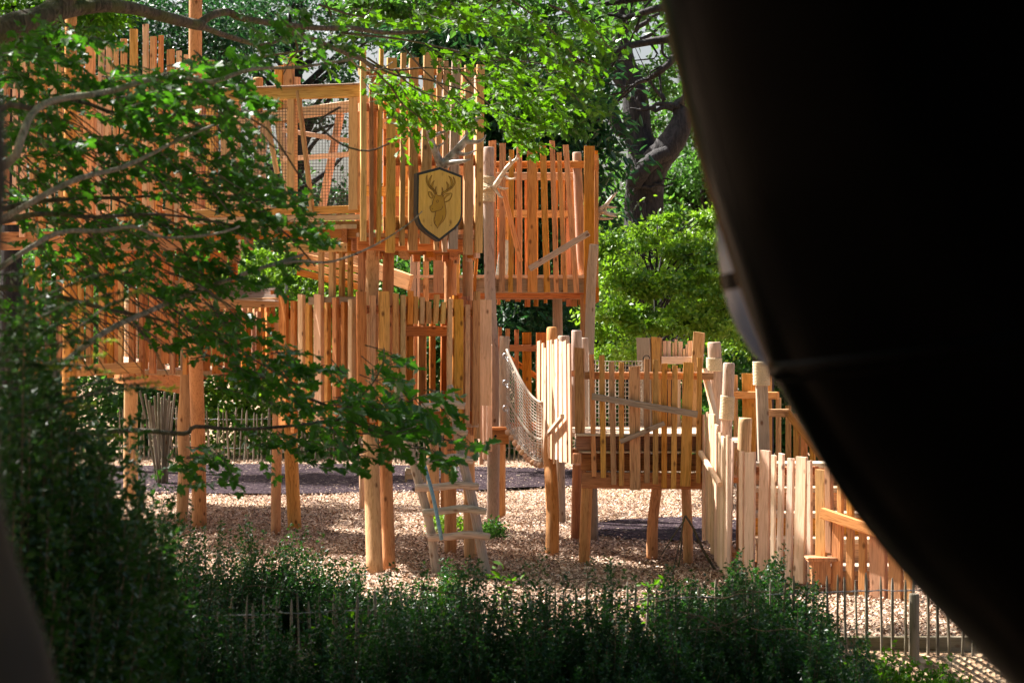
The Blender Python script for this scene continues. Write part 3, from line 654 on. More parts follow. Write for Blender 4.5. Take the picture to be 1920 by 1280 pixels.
brd(rt, Pl(900, 21.95, 1116, 21.8), (944, 358), (976, 490), 9, 'larch', t=0.04, name='loose_board', off=-0.0); brd(rt, Pl(900, 21.95, 1116, 21.8), (993, 504), (1104, 437), 11, 'grey', t=0.05, name='loose_board')
RB = Pl(900, 23.75, 1116, 23.6)
for x in (932, 948, 966, 984, 1001, 1020, 1038, 1052, 1062, 1072, 1084): 
    w_ = rs.choice([6, 8, 10]); picket(rt, RB, x, x+w_, 318+rs.uniform(-12, 12), 570+rs.uniform(-6, 8), mat='red')
for y in (331, 401): brd(rt, RB, (925, y), (1090, y+1), 14, 'larch', off=-0.06)
brd(rt, RB, (905, 556), (1096, 556), 10, 'red', off=-0.06, name='beam')
for t_, z0 in ((0, 2.6),):
    a_, b_ = RT.pt(1118, 640, 0.05), RB.pt(1108, 640, 0)
    wall(rt, (a_.x, a_.y), (b_.x, b_.y), 2.6, 4.1, 9, 0.10, ['red', 'larch'], 0.12); hbar(rt, (a_.x, a_.y, 4.0), (b_.x, b_.y, 4.0), 0.1, 0.05, 'red')
    hbar(rt, (a_.x, a_.y, 2.6), (b_.x, b_.y, 2.6), 0.16, 0.05, 'red', 'fascia')
a_, b_, c_, d_ = RT.pt(770, 640, 0.1), RT.pt(1098, 640, 0.1), RB.pt(1090, 640, 0), RB.pt(785, 640, 0)
slab(rt, [(d_.x, d_.y), (a_.x, a_.y), (b_.x, b_.y), (c_.x, c_.y)], 2.78, 0.05, 'deck', bw=0.12)
for i in range(4):
    p_ = a_.lerp(d_, (i+0.5)/4); q_ = b_.lerp(c_, (i+0.5)/4); hbar(rt, (p_.x, p_.y, 2.64), (q_.x, q_.y, 2.64), 0.12, 0.05, 'red', 'joist')
pole = log('post', [P(924, 998, 22.5), P(925, 850, 22.2), P(927, 780, 22.0), P(925, 680, 21.9), P(920, 580, 21.9), P(917, 480, 21.9), P(916, 380, 21.9), P(916, 276, 21.9)], [.068, .068, .066, .064, .06, .057, .058, .058], M['grey'], rt)
rope_rings(rt, P(916, 378, 21.9), P(916, 354, 21.9), .060, 8, 0.010); rope_rings(rt, P(916, 345, 21.9), P(916, 331, 21.9), .060, 5, 0.010)
XX = []
for s in (-1, 1):
    XX.append([(P(916-s*11, 354, 21.86), .012), (P(916, 349, 21.815), .012), (P(916+s*11, 344, 21.86), .012)]); XX.append([(P(916-s*11, 357, 21.86), .012), (P(916, 352, 21.80), .012), (P(916+s*11, 347, 21.86), .012)])
polytube(rt, XX, 'rope_knot', 'rope', ns=6)
log('post', [P(945, 830, 21.75), P(945, 720, 21.75), P(946, 630, 21.75)], .054, M['grey'], rt)
log('post', [P(1052, 984, 23.5), P(1049, 800, 23.5), P(1045, 556, 23.4)], .056, M['grey'], rt)
brd(rt, Pl(1000, 22.2, 1200, 22.2), (1094, 1010), (1094, 552), 12, 'red', t=0.08, name='post')
log('post', [P(1113, 1014, 21.55), P(1110, 900, 21.6), P(1103, 760, 21.7), P(1106, 620, 21.7), P(1109, 520, 21.7), P(1114, 458, 21.7)], [.052, .055, .056, .052, .052, .050], M['grey'], rt)
brd(rt, Pl(900, 21.6, 960, 21.6), (914, 803), (955, 803), 6, 'larch', t=0.22, name='landing_edge'); brd(rt, Pl(900, 21.6, 960, 21.6), (915, 819), (954, 819), 25, 'larch', t=0.14, name='beam')
x_ = P(929, 817, 21.5); polytube(rt, [[(x_, .014), (x_+Vector((0, -0.03, 0)), .014)]], 'bolt', 'bolt', k=1, ns=8)
for x, y0, y1 in ((902, 644, 870), (909, 641, 860), (917, 645, 845)):
    picket(rt, Pl(895, 22.6, 925, 20.2), x-3, x+3, y0, y1, mat='pale')
# grey sheet behind the tower
pn = thing('steel_panel', 'grey metal sheet propped on the deck inside the square picket tower', 'panel', P(942, 517, 22.9))
bar('sheet', P(940, 517, 22.9), P(950, 450, 22.9), 0.13, 0.02, Vector((0, -1, 0)), M['panel'], pn, rough=0.0)
f1 = lambda x, y, o: P(x, y, 21.82-o)
ant('antlers', 'pale antler tied to the rope-lashed grey pole', [
    [(926, 352, 0, .022), (934, 340, .04, .018), (945, 322, .06, .016), (957, 308, .08, .014), (966, 300, .09, .010), (973, 298, .09, .004)], [(957, 308, .08, .010), (957, 300, .1, .008), (954, 294, .12, .003)],
    [(966, 300, .09, .008), (968, 296, .1, .006), (969, 291, .11, .002)], [(947, 330, .06, .010), (956, 336, .12, .008), (967, 334, .15, .003)], [(934, 350, .02, .010), (944, 354, .08, .008), (953, 353, .1, .003)],
    [(927, 353, 0, .016), (933, 362, .04, .010), (938, 369, .06, .008), (944, 370, .08, .003)]], f1, 'bone')
f2 = lambda x, y, o: P(x, y, 22.2-o)
ant('antlers', 'antlers sticking out sideways from the right edge of the square tower', [
    [(1116, 402, 0, .02), (1126, 392, .05, .016), (1136, 385, .06, .013), (1143, 375, .06, .012), (1149, 368, .05, .010), (1157, 360, .04, .003)], [(1143, 375, .06, .008), (1147, 370, .1, .006), (1148, 365, .1, .002)],
    [(1136, 386, .06, .010), (1146, 389, .12, .008), (1157, 388, .14, .003)], [(1118, 403, 0, .016), (1132, 398, .08, .013), (1144, 401, .12, .010), (1157, 401, .14, .003)],
    [(1132, 399, .08, .010), (1144, 404, .14, .009), (1157, 406, .16, .003)], [(1117, 406, 0, .014), (1130, 410, .05, .010), (1150, 410, .1, .003)], [(1133, 398, .06, .009), (1136, 392, .07, .008), (1136, 386, .08, .006)]], f2, 'bone')

# =====================================================================  MIDDLE PLATFORM
MP = Pl(1080, 19.15, 1316, 19.05)
mp = thing('picket_platform', 'low square picket platform with a long crooked board nailed across its front', 'play platform', MP.pt(1200, gy(19.6), 0.6))
for (a0, a1, ty, b0, b1, by) in [(1105, 1113, 664, 1109, 1119, 893), (1124, 1133, 666, 1126, 1137, 895), (1141, 1151, 678, 1146, 1156, 908), (1161, 1169, 679, 1160, 1171, 910), (1178, 1198, 687, 1181, 1201, 918), (1208, 1217, 673, 1207, 1219, 905),
                                 (1225, 1234, 674, 1223, 1235, 907), (1241, 1251, 681, 1240, 1251, 914), (1261, 1270, 685, 1257, 1269, 916), (1281, 1301, 679, 1275, 1295, 911), (1307, 1317, 670, 1305, 1314, 905)]:
    picket(mp, MP, a0, a1, ty, by, b0, b1, 'larch')
picket(mp, MP, 1078, 1096, 652, 812, mat='red', t=0.10, name='post', off=0.05)
brd(mp, MP, (1096, 704), (1338, 705), 14, 'red', off=0.06)
MPf = Pl(1080, 19.09, 1316, 18.99)
brd(mp, MPf, (1110, 743), (1308, 777), 12, 'grey', t=0.05, name='loose_board'); brd(mp, MPf, (1163, 828), (1246, 793), 9, 'grey', t=0.05, name='loose_board')
brd(mp, MP, (1079, 815), (1316, 815), 5, 'pale', off=0.04, t=0.12, name='deck_edge'); brd(mp, MP, (1080, 832), (1316, 832), 27, 'red', off=0.07, t=0.06, name='fascia')
brd(mp, MP, (1085, 847.5), (1316, 847.5), 3.5, 'pale', off=0.05, t=0.10, name='deck_edge'); brd(mp, MP, (1088, 867), (1316, 868), 32, 'red', off=0.09, t=0.06, name='fascia')
brd(mp, MP, (1091, 900), (1318, 903), 30, 'red', off=0.05, t=0.10, name='beam'); 
bar('block', P(1082, 868, 19.2), P(1082, 850, 19.2), 0.075, 0.16, Vector((0, -1, 0)), M['larch'], mp, rough=0)
log('post', [P(1095, gy(19.25)+3, 19.25), P(1098, 980, 19.2), P(1101, 905, 19.2)], [.052, .054, .054], M['log'], mp)
log('post', [P(1223, gy(19.9)+3, 19.9), P(1224, 980, 19.8), P(1233, 905, 19.8)], [.060, .054, .050], M['log'], mp)
log('post', [P(1291, gy(19.35)+3, 19.35), P(1289, 980, 19.3), P(1286, 905, 19.3)], [.048, .048, .045], M['log'], mp)
log('post', [P(1079, gy(21.6)+3, 21.6), P(1082, 870, 21.5)], .048, M['red'], mp)
log('post', [P(1035, gy(20.1)+3, 20.1), P(1036, 950, 20.2), P(1031, 850, 20.45), P(1035, 760, 20.6), P(1035, 614, 20.75)], [.066, .064, .062, .056, .054], M['log'], mp)
log('post', [P(1057, 800, 20.6), P(1057, 629, 20.6)], .058, M['grey'], mp); log('post', [P(1081, 800, 20.4), P(1081, 619, 20.4)], .052, M['grey'], mp); log('post', [P(1096, 800, 20.7), P(1096, 633, 20.7)], .04, M['grey'], mp)
B1 = Pl(1008, 20.85, 1072, 19.5)
for (xl, xr, ty, by, bl, br) in [(1008, 1014, 639, 858, 1008, 1013), (1017, 1020, 643, 862, 1016, 1019), (1021, 1025, 652, 871, 1020, 1024), (1027, 1031, 638, 859, 1028, 1032), (1033, 1036, 637, 860, 1034, 1037), (1037, 1039, 645, 869, 1038, 1041), (1041, 1046, 636, 861, 1041, 1046), (1049, 1055, 640, 866, 1050, 1055), (1056, 1062, 639, 866, 1058, 1064), (1065, 1069, 644, 870, 1068, 1072)]:
    picket(mp, B1, xl, xr, ty, by, bl, br, 'pale', t=0.018)
brd(mp, B1, (1010, 700), (1068, 700), 11, 'red', off=0.05); brd(mp, B1, (1010, 846), (1072, 850), 18, 'red', off=0.05)
brd(mp, B1, (1036, 814), (1064, 780), 8, 'pale', off=-0.05, t=0.04, name='loose_board')
# square posts and little picket crown at the back of the platform
BK = Pl(1190, 21.3, 1330, 21.1)
picket(mp, BK, 1197, 1221, 633, 815, 1202, 1226, 'grey', t=0.13, name='post', off=-0.03); picket(mp, BK, 1223, 1240, 632, 815, 1224, 1241, 'larch', t=0.10, name='post')
picket(mp, BK, 1304, 1323, 623, 815, 1290, 1308, 'larch', t=0.11, name='post', off=-0.08)
for (a0, a1, ty, by) in [(1243, 1250, 639, 668), (1252, 1258, 639, 668), (1261, 1265, 642, 668), (1266, 1270, 636, 667), (1272, 1279, 640, 668), (1281, 1285, 654, 668), (1286, 1289, 646, 668), (1290, 1298, 639, 668)]: picket(mp, BK, a0, a1, ty, by+10, mat='pale')
brd(mp, BK, (1243, 675), (1302, 675), 14, 'pale', off=-0.05)
for k in range(7): picket(mp, BK, 1243+k*9, 1248+k*9, 690, 815, mat=rs.choice(['pale', 'larch']), off=0.02)
ringc = P(1212, 672, 21.15); polytube(mp, [[(ringc+Vector((math.cos(a)*.033, -0.02, math.sin(a)*.033)), .005) for a in [k*0.5 for k in range(0, 8)]]], 'ring', 'bolt', k=1)
A_, B_ = MP.pt(1080, 640, 0.1), MP.pt(1316, 640, 0.1); C_, D_ = BK.pt(1322, 640, 0), B1.pt(1010, 640, 0.1)
slab(mp, [(A_.x, A_.y), (B_.x, B_.y), (C_.x, C_.y), (C_.x-1.45, C_.y)], 1.225, 0.04, 'deck')
# net seen through the pickets
grid_net(mp, lambda u, v: P(1092+(1204-1092)*u, 632+45*math.sin(min(1, u*4)*math.pi/2)+(815-632-45*math.sin(min(1, u*4)*math.pi/2))*v, 21.0), 18, 17, 0.0042, 'climbing_net', 'net', su=8, sv=10)

# =====================================================================  ROPE BRIDGE
rb = thing('rope_bridge', 'sagging rope bridge with white net sides and log treads beside the tall grey pole', 'rope bridge', P(985, gy(21), 21))
def sag(u): return 0.0+math.sin(min(1, u)*math.pi*0.5)
def near_side(u, v):
    x = 950+66*u; top = 655+100*sag(u*0.95); bot = 800+66*sag(u); return P(x, top+(bot-top)*v, 21.35-0.75*u)
def far_side(u, v):
    x = 962+66*u; top = 650+95*sag(u*0.95); bot = 795+60*sag(u); return P(x, top+(bot-top)*v, 22.3-0.7*u)
grid_net(rb, near_side, 13, 20, 0.0042, 'net_side', 'net', su=14, sv=14); 
polytube(rb, [[(near_side(k/8, 0)+Vector((0, -0.01, 0)), .013) for k in range(9)], [(near_side(k/8, 0.62), .009) for k in range(9)], [(near_side(k/8, 0.99), .012) for k in range(9)]], 'hand_rope', 'net', k=2)
for k in range(10):
    u = (k+0.4)/10; p = near_side(u, 1.0)+Vector((0, -0.05, -0.03)); q = p+Vector((0.14, 0.72, 0)); r = 0.034
    log('tread', [p, q], r, M['pale'], rb, ns=10, k=1)
    polytube(rb, [[(near_side(u, 0.93)+Vector((0.02, -0.02, 0)), .012), (near_side(u, 1.0)+Vector((0.02, -0.02, 0)), .012)]], 'clamp', 'steel', k=1)
for yy in (668, 718, 766):
    c_ = P(948, yy, 21.55); polytube(rb, [[(c_+Vector((math.cos(a)*.03, 0, math.sin(a)*.03)), .008) for a in [k*2*math.pi/10 for k in range(11)]], [(c_, .007), (P(955, yy+14, 21.4), .010)]], 'shackle', 'steel', k=1)
# little red fence behind the bridge
bf = thing('picket_fence', 'short shaded orange picket fence beyond the rope bridge', 'fence', P(975, gy(24), 24))
BFp = Pl(900, 24.2, 1100, 24.2)
for (a0, a1, ty) in [(934, 941, 613), (948, 956, 616), (965, 973, 618), (980, 997, 623), (1005, 1023, 623), (1030, 1036, 628)]: picket(bf, BFp, a0, a1, ty, 815, mat='red')
brd(bf, BFp, (936, 652), (1040, 653), 12, 'red', off=-0.06); brd(bf, BFp, (950, 668), (1015, 712), 10, 'red', off=0.06); brd(bf, BFp, (936, 800), (1040, 800), 16, 'red', off=0.06, name='beam')
for x in (940, 1034): log('post', [P(x, gy(24.3)+3, 24.3), P(x, 700, 24.3)], 0.05, M['log'], bf)

# =====================================================================  STAIRS
st = thing('timber_stairs', 'stepped timber entrance with sunlit picket sides and rope-bound posts, lower right', 'play stairs', P(1450, gy(18), 18))
log('post', [P(1345, gy(20.4)+3, 20.4), P(1344, 860, 20.4), P(1342, 740, 20.4), P(1339, 641, 20.4)], [.066, .066, .066, .067], M['grey'], st)
rope_rings(st, P(1339.5, 695, 20.4), P(1339, 671, 20.4), .068, 10, 0.0085)
log('post', [P(1358, gy(19.8)+3, 19.8), P(1360, 860, 19.7), P(1364, 760, 19.6), P(1367, 680, 19.6)], [.056, .056, .056, .056], M['grey'], st)
rope_rings(st, P(1362, 786, 19.6), P(1364.5, 742, 19.6), .058, 16, 0.008)
log('post', [P(1392, gy(18.6)+3, 18.6), P(1395, 860, 18.6), P(1398, 783, 18.6)], .062, M['log'], st)
SPp = Pl(1380, 20.0, 1480, 20.0)
brd(st, SPp, (1438, 1030), (1427, 700), 21, 'grey', t=0.11, name='post'); rope_rings(st, P(1428, 722, 20.0), P(1427, 678, 20.0), .072, 16, 0.008)
for (a0, a1, ty) in [(1377, 1382, 703), (1394, 1416, 700), (1441, 1446, 703), (1456, 1463, 745), (1474, 1482, 760), (1489, 1498, 775), (1503, 1512, 795), (1520, 1528, 812), (1536, 1545, 830)]: picket(st, Pl(1380, 20.9, 1540, 20.4), a0, a1, ty, 905, mat='larch')
brd(st, Pl(1380, 20.9, 1540, 20.4), (1374, 740), (1464, 741), 14, 'larch', off=-0.06); brd(st, Pl(1380, 20.3, 1540, 19.9), (1433, 774), (1480, 774), 15, 'larch'); brd(st, Pl(1380, 20.3, 1540, 19.9), (1476, 772), (1560, 880), 14, 'larch')
brd(st, Pl(1300, 19.3, 1360, 18.9), (1345, 798), (1320, 692), 10, 'pale', t=0.05, name='loose_board')
B2 = Pl(1315, 19.1, 1373, 17.95)
for (a0, a1, ty, b0, b1, by) in [(1316, 1320, 777, 1318, 1322, 1013), (1324, 1328, 772, 1325, 1328, 1012), (1330, 1334, 776, 1329, 1333, 1018), (1335, 1340, 776, 1334, 1339, 1038), (1341, 1346, 796, 1341, 1345, 1052), (1347, 1352, 810, 1346, 1351, 1060), (1354, 1358, 818, 1351, 1355, 1068), (1359, 1362, 821, 1356, 1359, 1074), (1363, 1367, 816, 1359, 1364, 1080), (1369, 1375, 824, 1363, 1368, 1086)]:
    picket(st, B2, a0, a1, ty, by, b0, b1, 'pale', t=0.016)
brd(st, B2, (1318, 860), (1370, 900), 10, 'red', off=0.05); brd(st, B2, (1320, 980), (1368, 1040), 10, 'red', off=0.05)
brd(st, B2, (1323, 848), (1360, 908), 9, 'pale', off=-0.05, t=0.04, name='loose_board')
S1 = Pl(1385, 17.75, 1525, 17.05)
for (a0, a1, ty, sh) in [(1387, 1394, 846, 0), (1400, 1416, 847, -3), (1426, 1443, 844, -4), (1448, 1455, 853, -3), (1462, 1470, 850, -5), (1479, 1489, 859, -6), (1495, 1512, 856, -5), (1515, 1522, 863, 0)]:
    picket(st, S1, a0, a1, ty, 1092, a0+sh, a1+sh, 'pale', t=0.028)
brd(st, S1, (1383, 882), (1522, 882), 15, 'red', off=0.06); brd(st, S1, (1383, 1060), (1522, 1060), 15, 'red', off=0.06)
S2 = Pl(1525, 17.0, 1700, 16.4)
for (a0, a1, ty, by, sh) in [(1530, 1546, 880, 1043, 2), (1549, 1559, 875, 1035, 2), (1565, 1580, 972, 1122, -5), (1589, 1600, 985, 1127, 0), (1612, 1623, 995, 1127, 0), (1635, 1660, 1005, 1130, 0), (1670, 1690, 1020, 1134, 0), (1698, 1710, 1030, 1138, 0), (1572, 1580, 890, 990, 0), (1590, 1600, 915, 1000, 0)]:
    picket(st, S2, a0, a1, ty, by, a0+sh, a1+sh, 'larch')
brd(st, S2, (1549, 960), (1680, 1005), 20, 'larch', off=-0.06, t=0.05); bar('post', P(1537, 1092, 16.9), P(1537, 1044, 16.9), 0.16, 0.16, Vector((0, -1, 0)), M['red'], st); bar('post_cap', P(1539, 1050, 16.9), P(1539, 1043, 16.9), 0.24, 0.2, Vector((0, -1, 0)), M['larch'], st)
for i in range(5):
    z = 0.20*(i+1); y0 = 17.35+0.29*i; x0, x1 = max(2.0, 1.965+(17.75-y0)*0.74)+0.06, 3.3
    bar('tread', Vector((x0, y0+0.15, z-0.02)), Vector((x1, y0+0.15, z-0.02)), 0.34, 0.045, Vector((0, 0, 1)), M['deck'], st, rough=0)
    hbar(st, (x0, y0+0.04, z-0.125), (x1, y0+0.04, z-0.125), 0.16, 0.04, 'larch', 'riser')
hbar(st, (3.5, 17.3, 0.4), (3.5, 19.2, 1.2), 0.3, 0.05, 'red', 'stringer'); slab(st, [(1.75, 19.3), (2.25, 19.3), (2.25, 20.4), (1.75, 20.4)], 1.15, 0.05, 'deck')
# low skirting boards behind the near fence
for k in range(3): hbar(st, P(1530, 1092+k*14, 17.05-k*0.02), P(1700, 1095+k*14, 16.75-k*0.02), 0.06, 0.04, 'red', 'skirt_board')

# =====================================================================  LADDER, blue pole, retaining board
la = thing('log_ladder', 'crooked grey log ladder leaning up to the tower doorway', 'ladder', P(850, gy(18.4), 18.4))
log('side_rail', [P(818, 1078, 18.35), P(806, 985, 18.4), P(787, 910, 18.45), P(767, 837, 18.5), P(752, 760, 18.55), P(745, 725, 18.6)], [.042, .040, .042, .038, .036, .034], M['drift'], la)
log('side_rail', [P(914, 1085, 18.35), P(903, 1030, 18.38), P(884, 930, 18.44), P(864, 850, 18.5), P(853, 780, 18.55), P(843, 722, 18.6)], [.046, .044, .046, .040, .036, .032], M['drift'], la)
for (x0, x1, y, Y) in [(790, 872, 759, 18.50), (786, 877, 810, 18.45), (792, 888, 862, 18.40), (778, 898, 910, 18.36), (792, 912, 957, 18.32), (802, 919, 1004, 18.28)]:
    b = rs.uniform(-3, 3); log('rung', [P(x0, y+4, Y), P(x0*.65+x1*.35, y+1+b, Y), P(x0*.35+x1*.65, y-3+b, Y), P(x1, y+2, Y)], [.035, .034, .036, .034], M['drift'], la, ns=10)
bp = thing('blue_pole', 'thin blue metal pole leaning against the log ladder', 'pole', P(828, 1012, 18.2))
polytube(bp, [[(P(828, 1012, 18.15), .018), (P(812, 930, 18.2), .018), (P(793, 862, 18.25), .018)]], 'shaft', 'blue', ns=10); polytube(bp, [[(P(793, 862, 18.25), .019), (P(792.7, 861, 18.251), .019)]], 'end_cap', 'steel', k=1, ns=10)
rbd = thing('retaining_board', 'long timber edging board holding back the wood chips beside the near fence', 'edging', (1.5, 14.15, -0.2))
for a_, b_ in (((-1.2, 14.12), (1.4, 14.12)), ((1.41, 14.12), (3.2, 14.12)), ((3.21, 14.12), (4.6, 14.12))): hbar(rbd, (*a_, -0.06), (*b_, -0.06), 0.26, 0.05, 'stake', 'board')
lb = thing('planter_box', 'small grey timber box on the dark mulch behind the ladder', 'box', P(778, gy(28.5), 28.5))
for k in range(2): hbar(lb, P(761, 893-k*11, 28.4), P(796, 893-k*11, 28.4), 0.075, 0.04, 'stake', 'board')
hbar(lb, P(761, 893, 28.4), P(763, 886, 29.0), 0.16, 0.03, 'stake', 'board'); hbar(lb, P(796, 893, 28.4), P(797, 886, 29.0), 0.16, 0.03, 'stake', 'board')
# =====================================================================  STAKE FENCES
def stake(par, x, Y, ztop, zbot, r, lean=0.0):
    p = Vector(((x-960)/F*Y, Y, zbot)); q = p+Vector((lean, rs.uniform(-.01, .01), ztop-zbot)); m_ = p.lerp(q, 0.5)+Vector((rs.uniform(-1, 1)*.008, 0, 0))
    a = q-(q-p).normalized()*0.05
    V, Fs = tube_arrays([p, m_, a, q], [r, r*0.95, r*0.85, r*0.35], 6, True, 0.15)
    g = G(); g.add(V, Fs); return link('stake', g.mesh('stake', False, origin=tuple(p)), M['stake'], par, Matrix.Translation(p))
def wires(par, pts, zs):
    paths = []
    for z in zs:
        for s in (-1, 1):
            path = []
            for k, (X, Y) in enumerate(pts): path.append((Vector((X, Y+s*0.022*(1 if k % 2 else -1), z+rs.uniform(-.006, .006))), 0.0028))
            paths.append(path)
    return polytube(par, paths, 'wire', 'galv', ns=4, k=1)
nf = thing('stake_fence', 'low chestnut paling fence with twisted wires in front of the playground', 'fence', (0.5, 13.4, -0.1))
pts = []
x = 262.0
while x < 1880:
    u = (x-262)/1600; Y = 12.55+1.45*min(1, u*1.15); 
    skip = (670 < x < 1000 and rs.random() < 0.6)
    if not skip: stake(nf, x, Y, 0.50+rs.uniform(-.035, .03)-(0.0 if x < 1700 else (x-1700)/160*0.06), -0.24, rs.uniform(.008, .0125), rs.uniform(-.03, .03))
    pts.append(((x-960)/F*Y, Y)); x += 21+rs.uniform(-3, 3)
wires(nf, pts, (0.40, -0.06))
log('fence_post', [P(1714, 1270, 13.95), P(1714, 1112, 13.95)], 0.036, M['stake'], nf, ns=10)
ff = thing('stake_fence', 'distant chestnut paling fence along the far edge of the wood chips', 'fence', (-2.2, 35.8, 0))
pts = []
for k in range(97):
    x = 225+k*8.9+rs.uniform(-1.5, 1.5); Y = 35.8+0.3*math.sin(k*.2); stake(ff, x, Y, 0.92+rs.uniform(-.08, .06), -0.05, rs.uniform(.013, .020), rs.uniform(-.06, .06)); pts.append(((x-960)/F*Y, Y))
wires(ff, pts, (0.75, 0.25))

# =====================================================================  BLACK CURVED TUBE (right) and near trunk (left)
def tube_slide():
    t = thing('tube_slide', 'huge black glossy curved tube close to the viewer, filling the right side out of focus', 'tube slide', (1.2, 3.4, -0.2))
    Y = 3.4
    edge = [(1190, -260), (1215, -120), (1238, 0), (1264, 110), (1290, 210), (1312, 300), (1334, 380), (1358, 450), (1378, 510), (1397, 565), (1416, 620), (1445, 694), (1484, 765), (1535, 855), (1590, 945), (1655, 1030), (1728, 1112), (1805, 1190), (1885, 1275), (1985, 1385), (2100, 1500)]
    mid = [(560+x+0.0*y, y) for x, y in edge]
    ctr = []
    # smooth centre line well to the right of the visible edge
    for i, (x, y) in enumerate(edge):
        u = i/(len(edge)-1); t_ = (y+260)/1760
        cx = 1800+60*t_+640*t_**2; ctr.append((cx, y-180*t_))
    g = G(); pts = []; rad = []
    for (ex, ey), (cx, cy) in zip(edge, ctr):
        c = P(cx, cy, Y); e = P(ex, ey, Y); pts.append(c); rad.append((c-e).length)
    ns = 64; V = []
    # each ring passes through its edge point; ring plane holds the edge direction and the depth axis
    for c, (ex, ey), r in zip(pts, edge, rad):
        a = (P(ex, ey, Y)-c).normalized(); b = Vector((0, 1, 0))
        for j in range(ns):
            th = 2*math.pi*j/ns; V.append(tuple(c+a*math.cos(th)*r+b*math.sin(th)*r*0.92))
    n = len(pts); Q = [(i*ns+j, i*ns+(j+1) % ns, (i+1)*ns+(j+1) % ns, (i+1)*ns+j) for i in range(n-1) for j in range(ns)]
    g.add(V, [np.array(Q)])
    o = link('tube_wall', g.mesh('tube_wall', True, origin=(1.2, 3.4, -0.2)), M['black'], t, Matrix.Translation((1.2, 3.4, -0.2)))
    sm = o.modifiers.new('s', 'SUBSURF'); sm.levels = 1; sm.render_levels = 1
    # the next length of tube, seen bulging out beyond the near one, with its dark joint
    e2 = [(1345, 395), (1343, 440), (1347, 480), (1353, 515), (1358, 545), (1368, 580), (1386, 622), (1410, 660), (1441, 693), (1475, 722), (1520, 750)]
    for nm, sl_, grow, mk in (('far_section', slice(0, 11), 0.0, 'sky_sheen'), ('joint', slice(3, 5), 0.004, 'black')):
        g = G(); V = []; ee = e2[sl_]
        for (ex, ey) in ee:
            t_ = (ey+260)/1760; c = P(1800+60*t_+640*t_**2, ey-180*t_, Y+0.30); ed = P(ex, ey, Y+0.30); r = (c-ed).length+grow; a = (ed-c).normalized()
            for j in range(ns): th = 2*math.pi*j/ns; V.append(tuple(c+a*math.cos(th)*r+Vector((0, 1, 0))*math.sin(th)*r*0.7))
        g.add(V, [np.array([(i*ns+j, i*ns+(j+1) % ns, (i+1)*ns+(j+1) % ns, (i+1)*ns+j) for i in range(len(ee)-1) for j in range(ns)])])
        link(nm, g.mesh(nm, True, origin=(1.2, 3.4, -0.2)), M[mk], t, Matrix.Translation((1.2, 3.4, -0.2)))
    # moulded collar where two lengths of tube meet
    g = G(); k = 11; c = pts[k]; a = (P(*edge[k], Y)-c).normalized(); ax = (pts[k+1]-pts[k-1]).normalized(); ax = (ax-a*ax.dot(a)).normalized(); V = []
    for s, rr in ((-.02, .990), (-.012, 1.004), (0.0, 1.006), (.012, 1.004), (.02, .990)):
        for j in range(ns):
            th = 2*math.pi*j/ns; V.append(tuple(c+ax*s+a*math.cos(th)*rad[k]*rr+Vector((0, 1, 0))*math.sin(th)*rad[k]*rr*0.92))
    g.add(V, [np.array([(i*ns+j, i*ns+(j+1) % ns, (i+1)*ns+(j+1) % ns, (i+1)*ns+j) for i in range(4) for j in range(ns)])])
    link('collar', g.mesh('collar', True, origin=tuple(c)), M['black'], t, Matrix.Translation(c))
tube_slide()
m, nt, bs = new_mat('smooth_near_bark'); M['nearbark'] = m
tc = node(nt, 'ShaderNodeTexCoord'); n = node(nt, 'ShaderNodeTexNoise', scale_=8.0, detail_=4.0); lk(nt, tc.outputs['Object'], n.inputs[0])
lk(nt, ramp(nt, n.outputs[0], [(0.3, (0.012, 0.008, 0.003)), (0.7, (0.034, 0.021, 0.007))]), bs.inputs['Base Color']); bs.inputs['Roughness'].default_value = 0.8
nt_ = thing('tree_trunk', 'very close blurred brown tree stem along the left edge, flaring at its foot', 'tree', P(-60, 1500, 2.0))
log('trunk', [P(40, 1560, 2.0), P(-18, 1260, 2.0), P(-75, 1060, 2.0), P(-98, 900, 2.0), P(-104, 640, 2.0), P(-90, 330, 2.0), P(-98, 120, 2.0), P(-130, -300, 2.0)], [.062, .060, .054, .050, .050, .054, .048, .05], M['nearbark'], nt_, ns=20, wob=0.01)

# =====================================================================  VEGETATION
def mesh_obj(name, g, mat, par, smooth=False):
    o = PW[par.name]
    return link(name, g.mesh(name, smooth, origin=o), mat, par, Matrix.Translation(o))
def crown(g, rng, c, r, n, size, kind, sub=70, sig=0.30, nb=0.45, val=(0, 1), shell=0.5):
    """leaves in clumps through an ellipsoid: c centre, r radii (metres)"""
    c = np.array(c); r = np.array(r); ns = max(3, int(n/sub))
    d = rng.normal(0, 1, (ns, 3)); d /= np.linalg.norm(d, axis=1, keepdims=True)
    cc = c+d*r*(rng.uniform(0, 1, (ns, 1))**shell)
    cl = rng.integers(0, ns, n); s = rng.uniform(0.5, 1.5, ns)[cl][:, None]*sig*min(r[0], r[2])
    pos = cc[cl]+rng.normal(0, 1, (n, 3))*s*np.array([1.2, 1.0, 0.7])
    out = pos-c; out /= np.linalg.norm(out, axis=1, keepdims=True)+1e-6
    dirs = out*0.6+rng.normal(0, 0.5, (n, 3))+np.array([0, 0, -0.35])
    cv = rng.uniform(0, 1, ns)[cl]
    v = np.clip(val[0]+(val[1]-val[0])*(0.5*cv+0.5*rng.uniform(0, 1, n)), 0, 1)
    add_leaves(g, pos, dirs, size, kind, rng, nb, v)
    return cc
